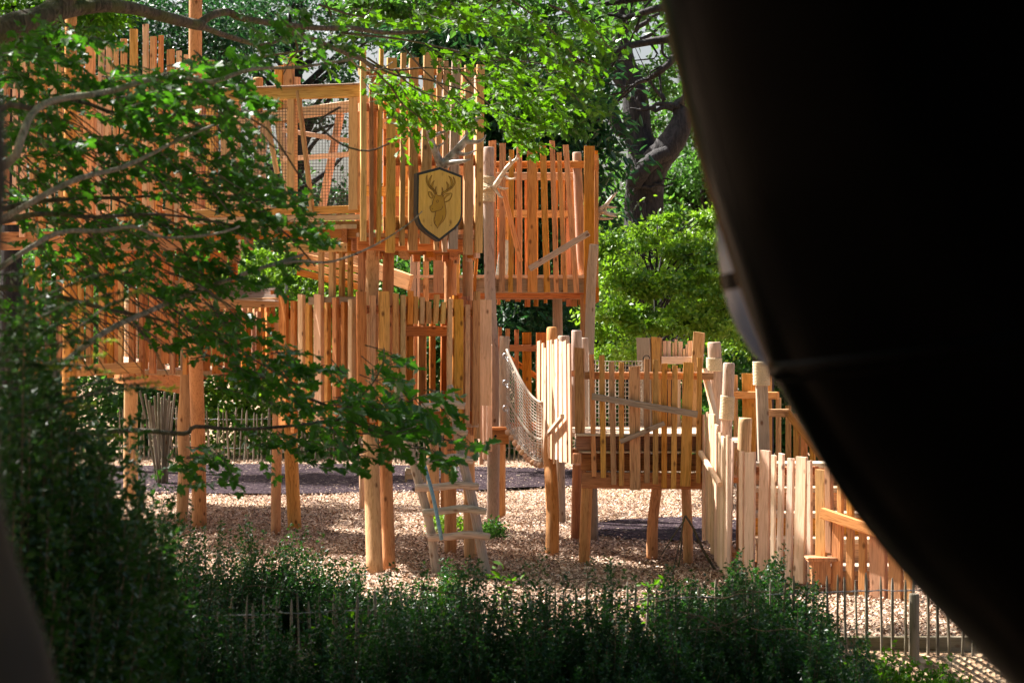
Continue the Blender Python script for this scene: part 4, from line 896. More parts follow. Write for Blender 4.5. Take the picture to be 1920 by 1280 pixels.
def tree(name, label, base, h, clumps, size, kind, leafm, trunk_r=0.18, barkm='bark', seed=1, cat='tree', group=None, nb=0.45, sig=0.30, val=(0, 1), lean=0.0, limbs=None):
    """clumps: (px, py, rx, ry, Y, depth, n)"""
    t = thing(name, label, cat, (base[0], base[1], 0), group); rng = np.random.default_rng(seed); rr = random.Random(seed)
    g = G(); tips = []
    for (px, py, rx, ry, Y, dep, n) in clumps:
        c = P(px, py, Y); cc = crown(g, rng, c, (rx/F*Y, dep, ry/F*Y), n, size, kind, nb=nb, sig=sig, val=val); tips.append((c, cc))
    mesh_obj('crown', g, M[leafm], t)
    if trunk_r:
        top = Vector((base[0]+lean, base[1], h)); b = Vector((base[0], base[1], -0.2)); paths = []
        paths.append([(b, trunk_r*1.3), (b.lerp(top, .15)+Vector((rr.uniform(-.1, .1), 0, 0)), trunk_r), (b.lerp(top, .5)+Vector((rr.uniform(-.2, .2), 0, 0)), trunk_r*.75), (b.lerp(top, .8), trunk_r*.45), (top, trunk_r*.2)])
        for c, cc in tips:
            for k in range(3 if limbs is None else limbs):
                e = Vector(cc[rr.randrange(len(cc))]); s = b.lerp(top, min(.85, max(.15, (e.z-0.3*(e-b).length*.5)/max(h, .1)))); mid = s.lerp(e, .5)+Vector((rr.uniform(-.2, .2), rr.uniform(-.2, .2), rr.uniform(0, .35)))
                paths.append([(s, trunk_r*.35), (mid, trunk_r*.22), (e, trunk_r*.06)])
        polytube(t, paths, 'trunk', barkm, ns=8, k=4, wob=0.08)
    return t
# ---- far belt of woodland that reads as one mass
def belt():
    rng = np.random.default_rng(77); g = G()
    for X in np.arange(-26, 30, 2.6):
        top = 6.3+1.2*math.sin(X*.5)+rng.uniform(-.5, .8)
        for zc in np.arange(0.6, top, 1.5): crown(g, rng, (X, 62+rng.uniform(-1, 1), zc), (1.9, 1.2, 1.2), 520, 0.26, 'dia', sub=40, sig=.35)
    o = link('far_woodland', g.mesh('far_woodland', origin=(0, 62, 0)), M['l_mid'], None, Matrix.Translation((0, 62, 0))); o['kind'] = 'stuff'; tag(o, 'distant mass of green woodland closing the view behind everything', 'woodland')
belt()
# ---- trees
X_ = lambda px, Y: (px-960)/F*Y
tree('holm_oak', 'dark blue-green tree behind the crown of the far left tower', (X_(250, 43), 43), 9.5, [(230, 60, 190, 130, 43, 1.6, 9000), (80, 210, 160, 120, 43, 1.6, 6000), (330, 210, 130, 110, 43, 1.4, 5000), (200, 400, 260, 150, 43, 1.5, 7000), (420, 60, 90, 90, 43, 1.4, 3000)], 0.13, 'dia', 'l_dark', 0.3, seed=2)
tree('lime_tree', 'yellow-green sunlit tree at the top left corner', (X_(20, 34), 34), 9, [(20, 60, 110, 90, 34, 1.2, 4500), (150, 20, 90, 50, 34, 1.0, 2000), (40, -60, 160, 80, 34, 1.2, 2500)], 0.12, 'dia', 'l_oak', 0.22, seed=3)
tree('loose_tree', 'tall thin-leaved tree with bright sky showing through it above the mesh walkway', (X_(560, 46), 46), 11, [(470, 110, 90, 60, 46, 1.5, 1500), (560, 20, 120, 60, 46, 1.5, 2000), (640, 150, 60, 50, 46, 1.3, 850), (470, 30, 110, 50, 46, 1.5, 1600), (690, 50, 80, 60, 46, 1.5, 1000), (560, 200, 70, 40, 46, 1.2, 500), (640, 270, 60, 60, 46, 1.2, 260), (470, 330, 80, 110, 46, 1.4, 2000), (630, 390, 70, 60, 46, 1.4, 1700)], 0.13, 'dia', 'l_dark', 0.25, seed=4, sig=.34)
tree('laurel_tree', 'dense dark glossy laurel between the tall tower and the old oak', (X_(870, 33), 33), 8, [(960, 210, 110, 130, 33, 1.3, 3800), (1050, 270, 100, 120, 33, 1.3, 3400), (900, 330, 90, 160, 33, 1.0, 2600), (1010, 420, 150, 110, 33, 1.3, 3200), (1090, 180, 60, 110, 33, 1.0, 1700), (980, 600, 130, 90, 33, 1.2, 3000), (860, 60, 120, 90, 33, 1.2, 2800)], 0.19, 'long', 'l_dark', 0.08, seed=5, nb=0.3)
tree('sycamore', 'sunlit light green tree spreading across the top centre behind the oak twigs', (X_(1420, 29), 29), 9, [(960, 10, 150, 60, 29, 1.0, 1300), (1080, 50, 110, 80, 29, 1.0, 1100), (1010, 120, 130, 60, 29, 1.0, 700), (820, 0, 130, 50, 29, 1.0, 900), (1090, 210, 40, 50, 29, .8, 500), (700, 10, 90, 40, 29, .9, 1200)], 0.14, 'dia', 'l_mid', 0.16, seed=6, sig=.30, limbs=0)
sy = bpy.data.objects['sycamore']; rr = random.Random(14); SB = []
for (x0, y0, x1, y1) in [(1330, -40, 960, 60), (1300, 60, 1010, 130), (1280, -60, 820, 20), (1300, 10, 1080, 40), (1290, 100, 1150, 180)]:
    pth = []; 
    for k in range(8):
        u = k/7; pth.append((P(x0+(x1-x0)*u+rr.uniform(-8, 8), y0+(y1-y0)*u+rr.uniform(-10, 10), 29+rr.uniform(-.2, .2)), .06*(1-u)+.012))
    SB.append(pth)
    for k in range(2, 7):
        p_ = pth[k][0]; SB.append([(p_, .02), (p_+Vector((rr.uniform(-.5, .1), rr.uniform(-.3, .3), rr.uniform(-.5, .3))), .012), (p_+Vector((rr.uniform(-1, 0), rr.uniform(-.5, .5), rr.uniform(-.9, .5))), .005)])
polytube(sy, SB, 'branches', 'bark', ns=6, k=3)
tree('shade_tree', 'mid green tree filling the gap right of the ancient oak trunk', (X_(1330, 45), 45), 8, [(1290, 330, 90, 60, 45, 1.5, 3000), (1380, 300, 90, 150, 45, 1.5, 4200), (1250, 60, 50, 60, 45, 1.2, 500), (1300, 200, 60, 70, 45, 1.2, 1600), (1230, 400, 120, 60, 45, 1.4, 3000), (1450, 560, 150, 160, 45, 1.5, 6000)], 0.14, 'dia', 'l_mid', 0.22, seed=7)
tree('elder_bush', 'bright yellow-green elder bush right of the square picket tower', (X_(1230, 29), 29), 3.2, [(1140, 462, 34, 30, 28.6, .45, 1000), (1195, 445, 40, 26, 29, .45, 900), (1240, 425, 26, 26, 29.4, .4, 500), (1275, 470, 46, 30, 28.7, .5, 1200), (1335, 405, 46, 26, 29.4, .45, 900), (1390, 440, 40, 40, 29.4, .45, 900), (1320, 470, 40, 30, 28.5, .4, 900), (1165, 520, 55, 34, 28.2, .5, 1500), (1235, 530, 50, 30, 28.0, .5, 1300), (1310, 535, 50, 30, 28.1, .5, 1300), (1375, 520, 50, 40, 28.6, .5, 1200), (1150, 590, 50, 30, 27.9, .5, 1200), (1215, 600, 50, 28, 27.6, .5, 1200), (1290, 605, 60, 32, 27.8, .5, 1500), (1360, 600, 50, 36, 28, .5, 1200), (1400, 640, 50, 50, 28.8, .5, 1200), (1140, 650, 50, 34, 28, .5, 900), (1230, 660, 60, 30, 27.4, .5, 1000), (1250, 540, 150, 120, 30.4, .5, 3000)], 0.085, 'dia', 'l_bright', 0.06, seed=8, cat='bush', sig=.26, limbs=2, nb=.35)
tree('elder_bush', 'darker green bush behind the right end of the stair fence', (X_(1440, 33), 33), 2.6, [(1400, 640, 90, 80, 33, 1.0, 3600), (1480, 720, 110, 100, 33, 1.0, 4200), (1420, 800, 120, 80, 33, 1.0, 4200), (1530, 860, 110, 90, 33, 1.0, 3000)], 0.11, 'dia', 'l_mid', 0.07, seed=9, cat='bush', limbs=4)
# hedge behind the far fence
for i, (px, lab, mm) in enumerate([(60, 'green hedge bush at the far left behind the left tower legs', 'l_mid'), (280, 'hedge bush behind the fan of grey poles', 'l_mid'), (470, 'bright hedge bush behind the boarded shelter', 'l_bright'), (640, 'bright hedge bush seen through the lattice pickets', 'l_bright'), (800, 'hedge bush behind the ladder', 'l_mid'), (960, 'dark hedge bush behind the rope bridge', 'l_mid'), (1120, 'hedge bush behind the picket platform', 'l_mid'), (1290, 'hedge bush behind the wood stairs landing', 'l_mid')]):
    tree('hedge_bush', lab, (X_(px, 38), 38.2), 2.6, [(px, 760, 115, 110, 38, .9, 5200), (px+rs.uniform(-30, 30), 610, 105, 95, 38, .9, 4200), (px+rs.uniform(-20, 20), 500, 90, 70, 38.4, .8, 2400)], 0.12, 'dia', mm, 0.06, seed=20+i, cat='bush', group='hedge bushes beyond the far paling fence', limbs=3)
rng = np.random.default_rng(88); dtree = thing('roadside_lime', 'tall lime tree outside the left edge whose high branches dapple the wood chips', 'tree', (-10.5, 27.0, 0)); g = G()
for k in range(26):
    crown(g, rng, (rng.uniform(-11, -4.2), rng.uniform(24, 30.5), rng.uniform(8.3, 10)), (1.0, .9, .5), 210, 0.17, 'dia', sub=30, sig=.5)
mesh_obj('crown', g, M['l_mid'], dtree); polytube(dtree, [[(Vector((-10.5, 27, -.2)), .25), (Vector((-10.4, 27, 5)), .2), (Vector((-9.5, 27.2, 8.6)), .12), (Vector((-7, 27.5, 9.4)), .06)], [(Vector((-10.4, 27, 6)), .12), (Vector((-8, 25.5, 8.8)), .07), (Vector((-5, 25.5, 9.2)), .03)], [(Vector((-10.4, 27, 6.5)), .12), (Vector((-8, 29, 8.8)), .07), (Vector((-5, 29.5, 9.2)), .03)]], 'trunk', 'bark', ns=10, k=4, wob=.05)
# ---- the ancient oak: heavy dark trunk and twisting limbs
ao = thing('ancient_oak', 'ancient dark oak with massive gnarled trunk and bare twisting limbs', 'tree', (X_(1215, 38), 38, 0))
YY = 37.5
def pp(x, y, dz=0.0): return P(x, y, YY+dz)
polytube(ao, [[(pp(1215, 860), .46), (pp(1212, 640), .42), (pp(1210, 480), .40), (pp(1207, 400), .36), (pp(1208, 330), .34), (pp(1212, 285), .32)],
              [(pp(1212, 300), .30), (pp(1196, 250), .25), (pp(1192, 200), .23), (pp(1186, 160), .21), (pp(1172, 120), .19), (pp(1164, 70), .17), (pp(1168, 20), .15), (pp(1160, -60), .12)],
              [(pp(1180, 170), .17), (pp(1152, 130), .14), (pp(1130, 90), .10), (pp(1122, 60), .07)],
              [(pp(1186, 250), .13), (pp(1160, 240), .12), (pp(1146, 205), .10), (pp(1140, 180), .06)],
              [(pp(1210, 350, -.2), .30), (pp(1226, 310, -.3), .27), (pp(1250, 280, -.4), .25), (pp(1270, 250, -.4), .23), (pp(1279, 220, -.4), .18), (pp(1272, 200, -.4), .12), (pp(1280, 190, -.4), .08)],
              [(pp(1188, 345, -.5), .15), (pp(1200, 325, -.6), .15), (pp(1228, 298, -.6), .14), (pp(1255, 285, -.6), .12)]], 'trunk', 'bark', ns=16, k=5, wob=0.10)
rr = random.Random(4); PP = []
def snag(x, y, dx, dy, r, n=6):
    pth = []; 
    for k in range(n): pth.append((pp(x, y, -.5), r*(1-k/n)+.008)); x += dx+rr.uniform(-6, 6); y += dy+rr.uniform(-6, 6)
    PP.append(pth)
for a_ in [(1275, 200, -12, 2, .055), (1262, 205, -10, 0, .045), (1245, 190, -8, -6, .04), (1275, 195, 0, -10, .05), (1230, 200, -9, 2, .03), (1205, 200, -3, -7, .03), (1190, 175, 7, -4, .03), (1215, 205, -6, -6, .025), (1190, 60, 12, -6, .05), (1210, 60, 9, 3, .035), (1240, 75, 5, 8, .03), (1195, 345, -3, 10, .03), (1205, 380, 3, 9, .03), (1200, 350, 10, -2, .035), (1225, 345, 8, -3, .02), (1180, 90, 9, -8, .05)]: snag(*a_)
polytube(ao, PP, 'branches', 'bark', ns=6, k=2)
g = G(); rng = np.random.default_rng(9)
for (px, py, rx, ry, n) in [(1230, 130, 40, 35, 500), (1200, 20, 45, 30, 600), (1140, 20, 50, 50, 900), (1140, 280, 30, 60, 450), (1225, 240, 30, 25, 260), (1170, 200, 30, 40, 260), (1240, 170, 30, 20, 300)]:
    crown(g, rng, pp(px, py, rng.uniform(-.4, .8)), (rx/F*YY, .7, ry/F*YY), n, .12, 'dia', sub=30, sig=.35)
mesh_obj('crown', g, M['l_mid'], ao)

# ---- foreground branches with lobed leaves
def spray(gt, gl, rng, rr, cx, cy, rx, ry, nt_, Y0, Y1, size, kind, ang=(-20, 60), L=(50, 110), per=9, val=(0, 1), px_len=True, tr=0.0035):
    """side twigs in a picture ellipse, at distances Y0..Y1, each with leaves along it"""
    for _ in range(nt_):
        a = rr.uniform(0, 2*math.pi); q = math.sqrt(rr.random()); x, y = cx+rx*q*math.cos(a), cy+ry*q*math.sin(a)
        Y = rr.uniform(Y0, Y1); th = R(rr.uniform(*ang)); ln = rr.uniform(*L)/F*((Y0+Y1)/2)
        s = P(x, y, Y); d = Vector((math.cos(th), rr.uniform(-.5, .5), -math.sin(th))).normalized(); s = s-d*ln*.5
        b = s+d*ln*.5+Vector((0, 0, rr.uniform(-.1, .12)*ln)); e = s+d*ln
        V, Fs = tube_arrays([s, b, e], [tr, tr*.7, tr*.4], 4, False); gt.add(V, Fs)
        n = per; t = (np.arange(n)+.6)/n; s_, b_, e_ = np.array(s), np.array(b), np.array(e)
        pos = s_[None]*((1-t)**2)[:, None]+2*b_[None]*(t*(1-t))[:, None]+e_[None]*(t**2)[:, None]
        side = np.cross(np.array(d), np.array([0, 0, 1.0])); side /= np.linalg.norm(side)
        sg = np.where(np.arange(n) % 2 == 0, 1.0, -1.0)[:, None]
        dirs = np.array(d)[None]*.7+side[None]*sg*.8+np.array([0, 0, -.25])[None]; pos = pos+dirs*size*.35
        v = np.clip(val[0]+(val[1]-val[0])*rng.uniform(0, 1, n), 0, 1)
        add_leaves(gl, pos, dirs, size, kind, rng, 0.55, v)
def branch(pts, r0, r1, jag=2.0, rr=rs):
    n = len(pts); out = []
    for i, p in enumerate(pts):
        out.append((P(p[0]+rr.uniform(-jag, jag), p[1]+rr.uniform(-jag, jag), p[2]), r0+(r1-r0)*i/(n-1)))
    return out
# field maple (left)
fm = thing('field_maple', 'field maple reaching in from the left with layered lobed dark green leaves', 'tree', (-3.6, 9.0, 0))
polytube(fm, [[(Vector((-3.6, 9, -.3)), .16), (Vector((-3.55, 9, 1.2)), .13), (Vector((-3.7, 9.1, 3.0)), .11), (Vector((-3.5, 9.2, 5.2)), .07)]], 'trunk', 'twig', ns=12, k=4, wob=.06)
polytube(fm, [
    branch([(-420, 560, 9.0), (-150, 400, 8.4), (10, 312, 8.2), (38, 265, 8.2), (60, 215, 8.3), (100, 188, 8.5), (200, 172, 8.8), (280, 150, 9), (345, 146, 9.2), (400, 152, 9.3), (470, 132, 9.5), (560, 127, 9.8), (660, 112, 10)], .020, .007),
    branch([(-420, 640, 9.0), (-120, 470, 8.6), (5, 410, 8.5), (80, 368, 8.5), (150, 335, 8.6), (220, 315, 8.7), (270, 297, 8.8), (330, 265, 9), (400, 235, 9.2)], .017, .006),
    branch([(-400, 660, 9), (-100, 560, 8.6), (25, 485, 8.6), (110, 436, 8.7), (190, 432, 8.8), (250, 425, 8.9), (310, 447, 9), (400, 440, 9.1), (450, 425, 9.2)], .014, .005),
    branch([(-380, 900, 9), (-60, 800, 8.6), (60, 735, 8.8), (135, 668, 9), (170, 640, 9), (215, 612, 9.1), (290, 580, 9.3), (350, 555, 9.5), (430, 525, 9.6), (500, 500, 9.8), (568, 478, 10)], .018, .008),
    branch([(430, 525, 9.6), (480, 505, 9.7), (560, 488, 9.8), (600, 492, 10), (640, 488, 10.1), (700, 462, 10.3), (760, 425, 10.5), (790, 395, 10.6)], .008, .003)], 'limb', 'twigpale', ns=8, k=3, wob=.05)
DB = []
for p_ in [[(-300, 620, 9), (-40, 545, 9), (90, 550, 9.2), (200, 580, 9.4), (300, 600, 9.6), (360, 640, 9.8)], [(-300, 420, 9), (-20, 215, 9), (60, 205, 9), (140, 190, 9.3), (230, 215, 9.5), (330, 215, 9.8), (430, 220, 10)], [(-300, 500, 9), (0, 395, 9.4), (120, 372, 9.5), (250, 370, 9.8), (380, 360, 10)],
           [(-300, 860, 9.6), (-20, 815, 9.6), (120, 812, 9.8), (250, 808, 10), (345, 812, 10), (366, 798, 10), (450, 806, 10.1), (560, 796, 10.3), (640, 788, 10.4), (720, 812, 10.5), (780, 800, 10.6)], [(-200, 470, 9), (20, 410, 9), (90, 400, 9), (180, 405, 9.2), (300, 400, 9.4), (420, 420, 9.8)],
           [(300, 560, 9.5), (350, 600, 9.6), (420, 640, 9.8), (500, 690, 10), (560, 720, 10.1)], [(480, 400, 9.8), (540, 440, 10), (590, 500, 10.1)], [(380, 160, 9.3), (420, 200, 9.4), (500, 240, 9.6), (560, 330, 9.8), (600, 380, 9.8)], [(640, 200, 10), (600, 230, 10), (640, 270, 10), (690, 285, 10), (730, 268, 10)]]:
    DB.append(branch(p_, .016 if p_[0][0] < 0 else .006, .004))
rr = random.Random(31)
for _ in range(150):
    x, y = rr.uniform(-20, 420), rr.uniform(180, 620); Y = rr.uniform(8.8, 10.6); L_ = rr.uniform(60, 170); th = R(rr.uniform(20, 55)); DB.append(branch([(x, y, Y), (x+L_*.5*math.cos(th), y+L_*.4*math.sin(th), Y+.05), (x+L_*math.cos(th), y+L_*math.sin(th), Y+.1)], .004, .002, 3, rr))
polytube(fm, DB, 'thin_branches', 'twig', ns=6, k=3)
gt, gl = G(), G(); rng = np.random.default_rng(12); rr = random.Random(12)
for (cx, cy, rx, ry, n, a_, b_) in [
    (70, 190, 110, 110, 46, 8.6, 10.2), (40, 320, 90, 90, 26, 9, 10.5), (200, 200, 120, 70, 40, 8.8, 10.4), (310, 190, 100, 70, 34, 8.8, 10.4), (420, 150, 90, 50, 24, 9.2, 10.4), (380, 300, 120, 60, 34, 9, 10.5), (240, 310, 110, 60, 26, 9, 10.5),
    (150, 430, 140, 80, 34, 9, 10.6), (330, 400, 130, 70, 34, 9.2, 10.6), (470, 380, 90, 60, 30, 9.4, 10.6), (540, 420, 60, 50, 18, 9.6, 10.6), (260, 500, 150, 60, 30, 9, 10.6), (440, 500, 110, 50, 24, 9.4, 10.6), (90, 560, 110, 60, 16, 9, 10.6),
    (330, 600, 90, 50, 16, 9.4, 10.4), (430, 640, 70, 60, 22, 9.5, 10.6), (500, 700, 90, 60, 24, 9.6, 10.8), (580, 740, 90, 60, 24, 9.6, 10.8), (520, 820, 90, 45, 12, 9.8, 11), (610, 840, 80, 45, 12, 9.8, 11), (380, 870, 70, 40, 12, 9.6, 10.6), (140, 90, 90, 50, 14, 9, 10.4), (560, 60, 110, 40, 14, 9.6, 10.6), (455, 210, 40, 50, 10, 8.6, 9.2), (60, 90, 90, 60, 14, 9, 10.2)]:
    spray(gt, gl, rng, rr, cx, cy, rx, ry, int(n*.85), a_, b_, 0.052, 'maple', per=9)
mesh_obj('twigs', gt, M['twig'], fm)['kind'] = 'stuff'; mesh_obj('leaves', gl, M['l_maple'], fm)
# low oak spray in front of the ladder
ok = thing('oak_branch', 'leafy dark oak spray hanging in front of the tower legs and ladder', 'branch', P(640, 760, 10.8))
polytube(ok, [branch([(460, 690, 10.4), (560, 740, 10.6), (640, 770, 10.8), (720, 780, 10.9), (790, 800, 11), (850, 830, 11)], .010, .004), branch([(640, 770, 10.8), (690, 730, 10.8), (718, 680, 10.8), (722, 650, 10.8)], .006, .003), branch([(720, 780, 10.9), (770, 750, 11), (820, 735, 11)], .005, .003), branch([(600, 790, 10.7), (680, 812, 10.8), (760, 800, 10.8)], .006, .003)], 'stem', 'twig', ns=6, k=3)
gt, gl = G(), G()
for (cx, cy, rx, ry, n, sz) in [(715, 685, 32, 30, 9, .105), (730, 740, 40, 35, 14, .105), (660, 745, 60, 35, 14, .095), (790, 765, 45, 25, 8, .10), (640, 790, 70, 30, 13, .095), (735, 800, 60, 32, 18, .105), (805, 825, 40, 22, 7, .10), (850, 868, 26, 14, 4, .09), (700, 840, 70, 25, 10, .10), (830, 735, 24, 10, 3, .10), (880, 825, 20, 12, 3, .10)]:
    spray(gt, gl, rng, rr, cx, cy, rx, ry, max(2, int(n*.75)), 10.3, 11.4, sz*.92, 'oak', L=(45, 85), per=5, val=(0, .8))
mesh_obj('twigs', gt, M['twig'], ok)['kind'] = 'stuff'; mesh_obj('leaves', gl, M['l_maple'], ok)
# overhanging oak: trunk off to the left, limb across the top, bright sprays over the tall tower
oo = thing('overhanging_oak', 'spreading oak whose mossy limb and bright green sprays cross the top of the view', 'tree', (-7.5, 12.0, 0))
polytube(oo, [[(Vector((-7.5, 12, -.4)), .42), (Vector((-7.4, 12, 1.8)), .34), (Vector((-7.2, 12, 4)), .30), (Vector((-7.4, 12.2, 7.5)), .22), (Vector((-7.0, 12, 10)), .1)], [(Vector((-7.3, 12, 4.0)), .16), (Vector((-5.5, 11.8, 6.5)), .14), (Vector((-3, 11, 8.2)), .08), (Vector((-1, 10, 8.8)), .04)], [(Vector((-7.4, 12, 6)), .14), (Vector((-7, 9, 8)), .10), (Vector((-6.5, 6, 8.8)), .05)]], 'trunk', 'bark', ns=14, k=4, wob=.06)
polytube(oo, [[(Vector((-7.2, 12, 3.2)), .12)]+branch([(-300, 170, 11.6), (-60, 95, 11.4), (20, 52, 11.4), (70, 38, 11.5), (110, 12, 11.6), (140, -30, 11.7)], .085, .06, 1),
              branch([(60, 36, 11.5), (120, 22, 11.6), (150, 15, 11.7), (200, 11, 11.8), (250, 16, 12), (300, 30, 12.2), (360, 45, 12.5), (378, 48, 12.6)], .045, .032, 1),
              branch([(370, 48, 12.6), (395, 30, 12.7), (425, 23, 12.9), (455, 35, 13), (520, 46, 13.3), (600, 52, 13.6), (660, 52, 14), (720, 62, 14.5), (800, 60, 15)], .028, .014, 1),
              branch([(370, 48, 12.6), (430, 70, 13), (500, 85, 13.4), (560, 55, 13.8)], .02, .01), branch([(520, 46, 13.3), (580, 70, 13.7), (640, 95, 14.2), (680, 112, 14.8), (700, 128, 15.4)], .018, .016)], 'limb', 'twig', ns=10, k=4, wob=.07)
BB = []
for p_ in [[(470, 110, 13.6), (540, 100, 14), (620, 92, 14.5), (690, 108, 15.3)], [(690, 108, 15.4), (730, 130, 15.6), (800, 128, 15.8), (862, 131, 16), (890, 116, 16), (940, 112, 16)], [(680, 110, 15.4), (740, 140, 15.6), (800, 147, 15.8), (850, 165, 16), (890, 178, 16.2), (920, 200, 16.4), (960, 235, 16.5), (980, 262, 16.5)],
           [(700, 130, 15.5), (735, 165, 15.7), (755, 195, 15.8), (790, 220, 15.9), (810, 240, 16)], [(740, 130, 15.6), (760, 150, 15.7), (800, 175, 15.8), (850, 188, 16)], [(640, 60, 14.2), (760, 75, 15), (860, 95, 15.6), (960, 112, 16), (1040, 122, 16.3)], [(960, 0, 15.5), (1010, 35, 15.8), (1050, 75, 16), (1085, 110, 16.2), (1140, 130, 16.4)], [(760, 90, 15), (790, 130, 15.4), (830, 165, 15.7), (870, 200, 16)],
           [(540, 40, 13.4), (560, 90, 13.7), (545, 110, 13.8), (530, 140, 13.9)], [(620, 30, 13.9), (610, 0, 13.9)], [(860, 131, 16), (885, 160, 16.1), (900, 175, 16.2)], [(600, 10, 13.9), (680, 30, 14.3), (700, 5, 14.4)], [(1030, 10, 15), (1100, 40, 15.5), (1150, 100, 16)]]:
    BB.append(branch(p_, .009, .004))
polytube(oo, BB, 'thin_branches', 'twig', ns=6, k=3)
polytube(oo, [branch([(640, 90, 14.6), (662, 118, 14.8), (685, 131, 15), (712, 130, 15.1), (735, 118, 15.2)], .007, .005), branch([(865, 162, 15.9), (885, 148, 15.9), (910, 140, 15.9)], .006, .003)], 'lichen_twigs', 'twigpale', ns=6, k=3)
gt, gl = G(), G(); gd = G()
for (cx, cy, rx, ry, n) in [(715, 165, 30, 22, 9), (760, 190, 45, 28, 15), (810, 200, 50, 22, 13), (860, 200, 40, 25, 10), (765, 240, 22, 14, 4), (870, 200, 30, 12, 4), (750, 258, 12, 12, 2), (835, 222, 26, 12, 4), (720, 150, 30, 20, 6), (980, 225, 45, 30, 16), (985, 262, 24, 28, 9), (950, 190, 50, 30, 14), (1020, 200, 40, 30, 10), (960, 150, 60, 30, 14)]:
    spray(gt, gl, rng, rr, cx, cy, rx, ry, n, 15.9, 16.9, 0.085, 'oak', L=(40, 75), per=8, val=(.3, 1), ang=(-40, 80))
for (cx, cy, rx, ry, n) in [(1000, 140, 90, 40, 9), (1060, 110, 70, 55, 9), (1050, 170, 50, 30, 4), (960, 60, 110, 50, 8), (820, 35, 110, 30, 6), (700, 50, 90, 45, 8), (1120, 100, 40, 40, 3), (1100, 30, 60, 35, 7), (870, 110, 60, 30, 10), (590, 100, 70, 35, 8), (880, 20, 100, 30, 14)]:
    spray(gt, gl, rng, rr, cx, cy, rx, ry, n, 14.6, 16.4, 0.085, 'oak', L=(50, 90), per=8, val=(0, .8), ang=(-40, 70))
# crown above the view that shades the near shrubs
for k in range(150):
    x = rng.uniform(-14.5, 3.0); y = rng.uniform(-8.0, 16.4 if x > -6 else 18.9); z = rng.uniform(7.5, 9.6)
    if 10.3 < y < 13.4 and -8.2 < x < -3.2 and k % 3: continue     # a gap in the crown lets sun onto the maple
    crown(gl, rng, (x, y, z), (1.5, 1.3, .6), 620, 0.26, 'dia', sub=22, sig=1.0)
mesh_obj('twigs', gt, M['twig'], oo)['kind'] = 'stuff'; mesh_obj('crown', gl, M['l_oak'], oo)

# ---- shrubs built from leafy shoots
def shrub(name, label, px, top, hw, Y, ns_, leafm='l_box', lsize=.020, base=None, spread=0.45, depth=.5, per=44, cat='shrub', seed=0, kind='dia', stem='twigbrown', val=(0, 1), kink=.05):
    zb = ground_z(0, Y); c = Vector((X_(px, Y), Y, zb)); t = thing(name, label, cat, tuple(c), {'small_leaved_shrub': 'small-leaved shrubs before the playground', 'thicket_shrub': 'dark shrubs of the near thicket', 'leafy_plant': 'leafy plants by the near fence', 'yew_bush': 'dark yew bushes on the left', 'bramble': 'weeds among the shrubs', 'ground_plant': 'small plants on the chips'}.get(name)); rng = np.random.default_rng(seed+100); rr = random.Random(seed+100)
    H = P(px, top, Y).z-zb; W = hw/F*Y; gl, gs = G(), G(); PO, DI, VA = [], [], []
    for k in range(ns_):
        a = rr.uniform(0, 2*math.pi); q = math.sqrt(rr.random()); ex, ey = W*q*math.cos(a), depth*q*math.sin(a)
        hz = H*(1-0.55*q*q)*(rr.uniform(.45, 1.0) if rr.random() > .10 else rr.uniform(1.0, 1.16))
        b = c+Vector((ex*spread, ey*spread, -.02)); e = c+Vector((ex*1.05, ey, hz)); m_ = b.lerp(e, .55)+Vector((-ex*.08, 0, hz*.12))
        n = per; t_ = .22+.78*(np.arange(n)+rng.uniform(0, 1, n))/n; b_, m2, e_ = np.array(b), np.array(m_), np.array(e)
        pos = b_[None]*((1-t_)**2)[:, None]+2*m2[None]*(t_*(1-t_))[:, None]+e_[None]*(t_**2)[:, None]
        pos += rng.normal(0, 1, (n, 3))*(lsize*1.4*(1.15-t_))[:, None]
        d = (e_-m2); d /= np.linalg.norm(d)+1e-6; side = rng.normal(0, 1, (n, 3)); side -= d*np.sum(side*d, 1, keepdims=True); side /= np.linalg.norm(side, axis=1, keepdims=True)
        PO.append(pos); DI.append(side+d*.5); VA.append(np.clip(val[0]+(val[1]-val[0])*(.5*rr.random()+.25*t_+.25*rng.uniform(0, 1, n)), 0, 1))
        if k % 2 == 0:
            V, Fs = tube_arrays([b, m_, e], [.005, .003, .0012], 4, False); gs.add(V, Fs)
    add_leaves(gl, np.concatenate(PO), np.concatenate(DI), lsize, kind, rng, .25, np.concatenate(VA))
    mesh_obj('foliage', gl, M[leafm], t); mesh_obj('stems', gs, M[stem], t)['kind'] = 'stuff'; return t
sd_ = 0
for (px, top, hw, Y, n, lab) in [
    (300, 925, 120, 13.6, 260, 'small-leaved shrub under the left tower post, left of the long pole'), (400, 965, 95, 13.8, 200, 'shrub at the foot of the pair of left logs'), (480, 985, 80, 14.2, 170, 'shrub hiding the foot of the dark thin post'), (560, 985, 85, 14.4, 190, 'shrub at the foot of the bright orange post'),
    (640, 1035, 80, 14.3, 170, 'shrub just left of the near tower legs'), (740, 1085, 75, 14.0, 140, 'low shrub in front of the near tower legs'), (835, 1045, 70, 14.2, 130, 'shrub at the foot of the log ladder'), (1290, 1085, 80, 14.3, 150, 'wispy shrub below the picket platform'),
    (1390, 1045, 75, 14.2, 190, 'shrub with tall upright shoots before the sunlit stair pickets'), (1460, 1040, 60, 14.0, 150, 'shrub with pale tips before the middle of the stair pickets'), (1525, 1085, 50, 13.8, 120, 'shrub at the left end of the bare stretch of near fence')]:
    sd_ += 1; shrub('small_leaved_shrub', lab, px, top, hw, Y, n, seed=sd_, lsize=.027, val=(.1, 1), per=62)
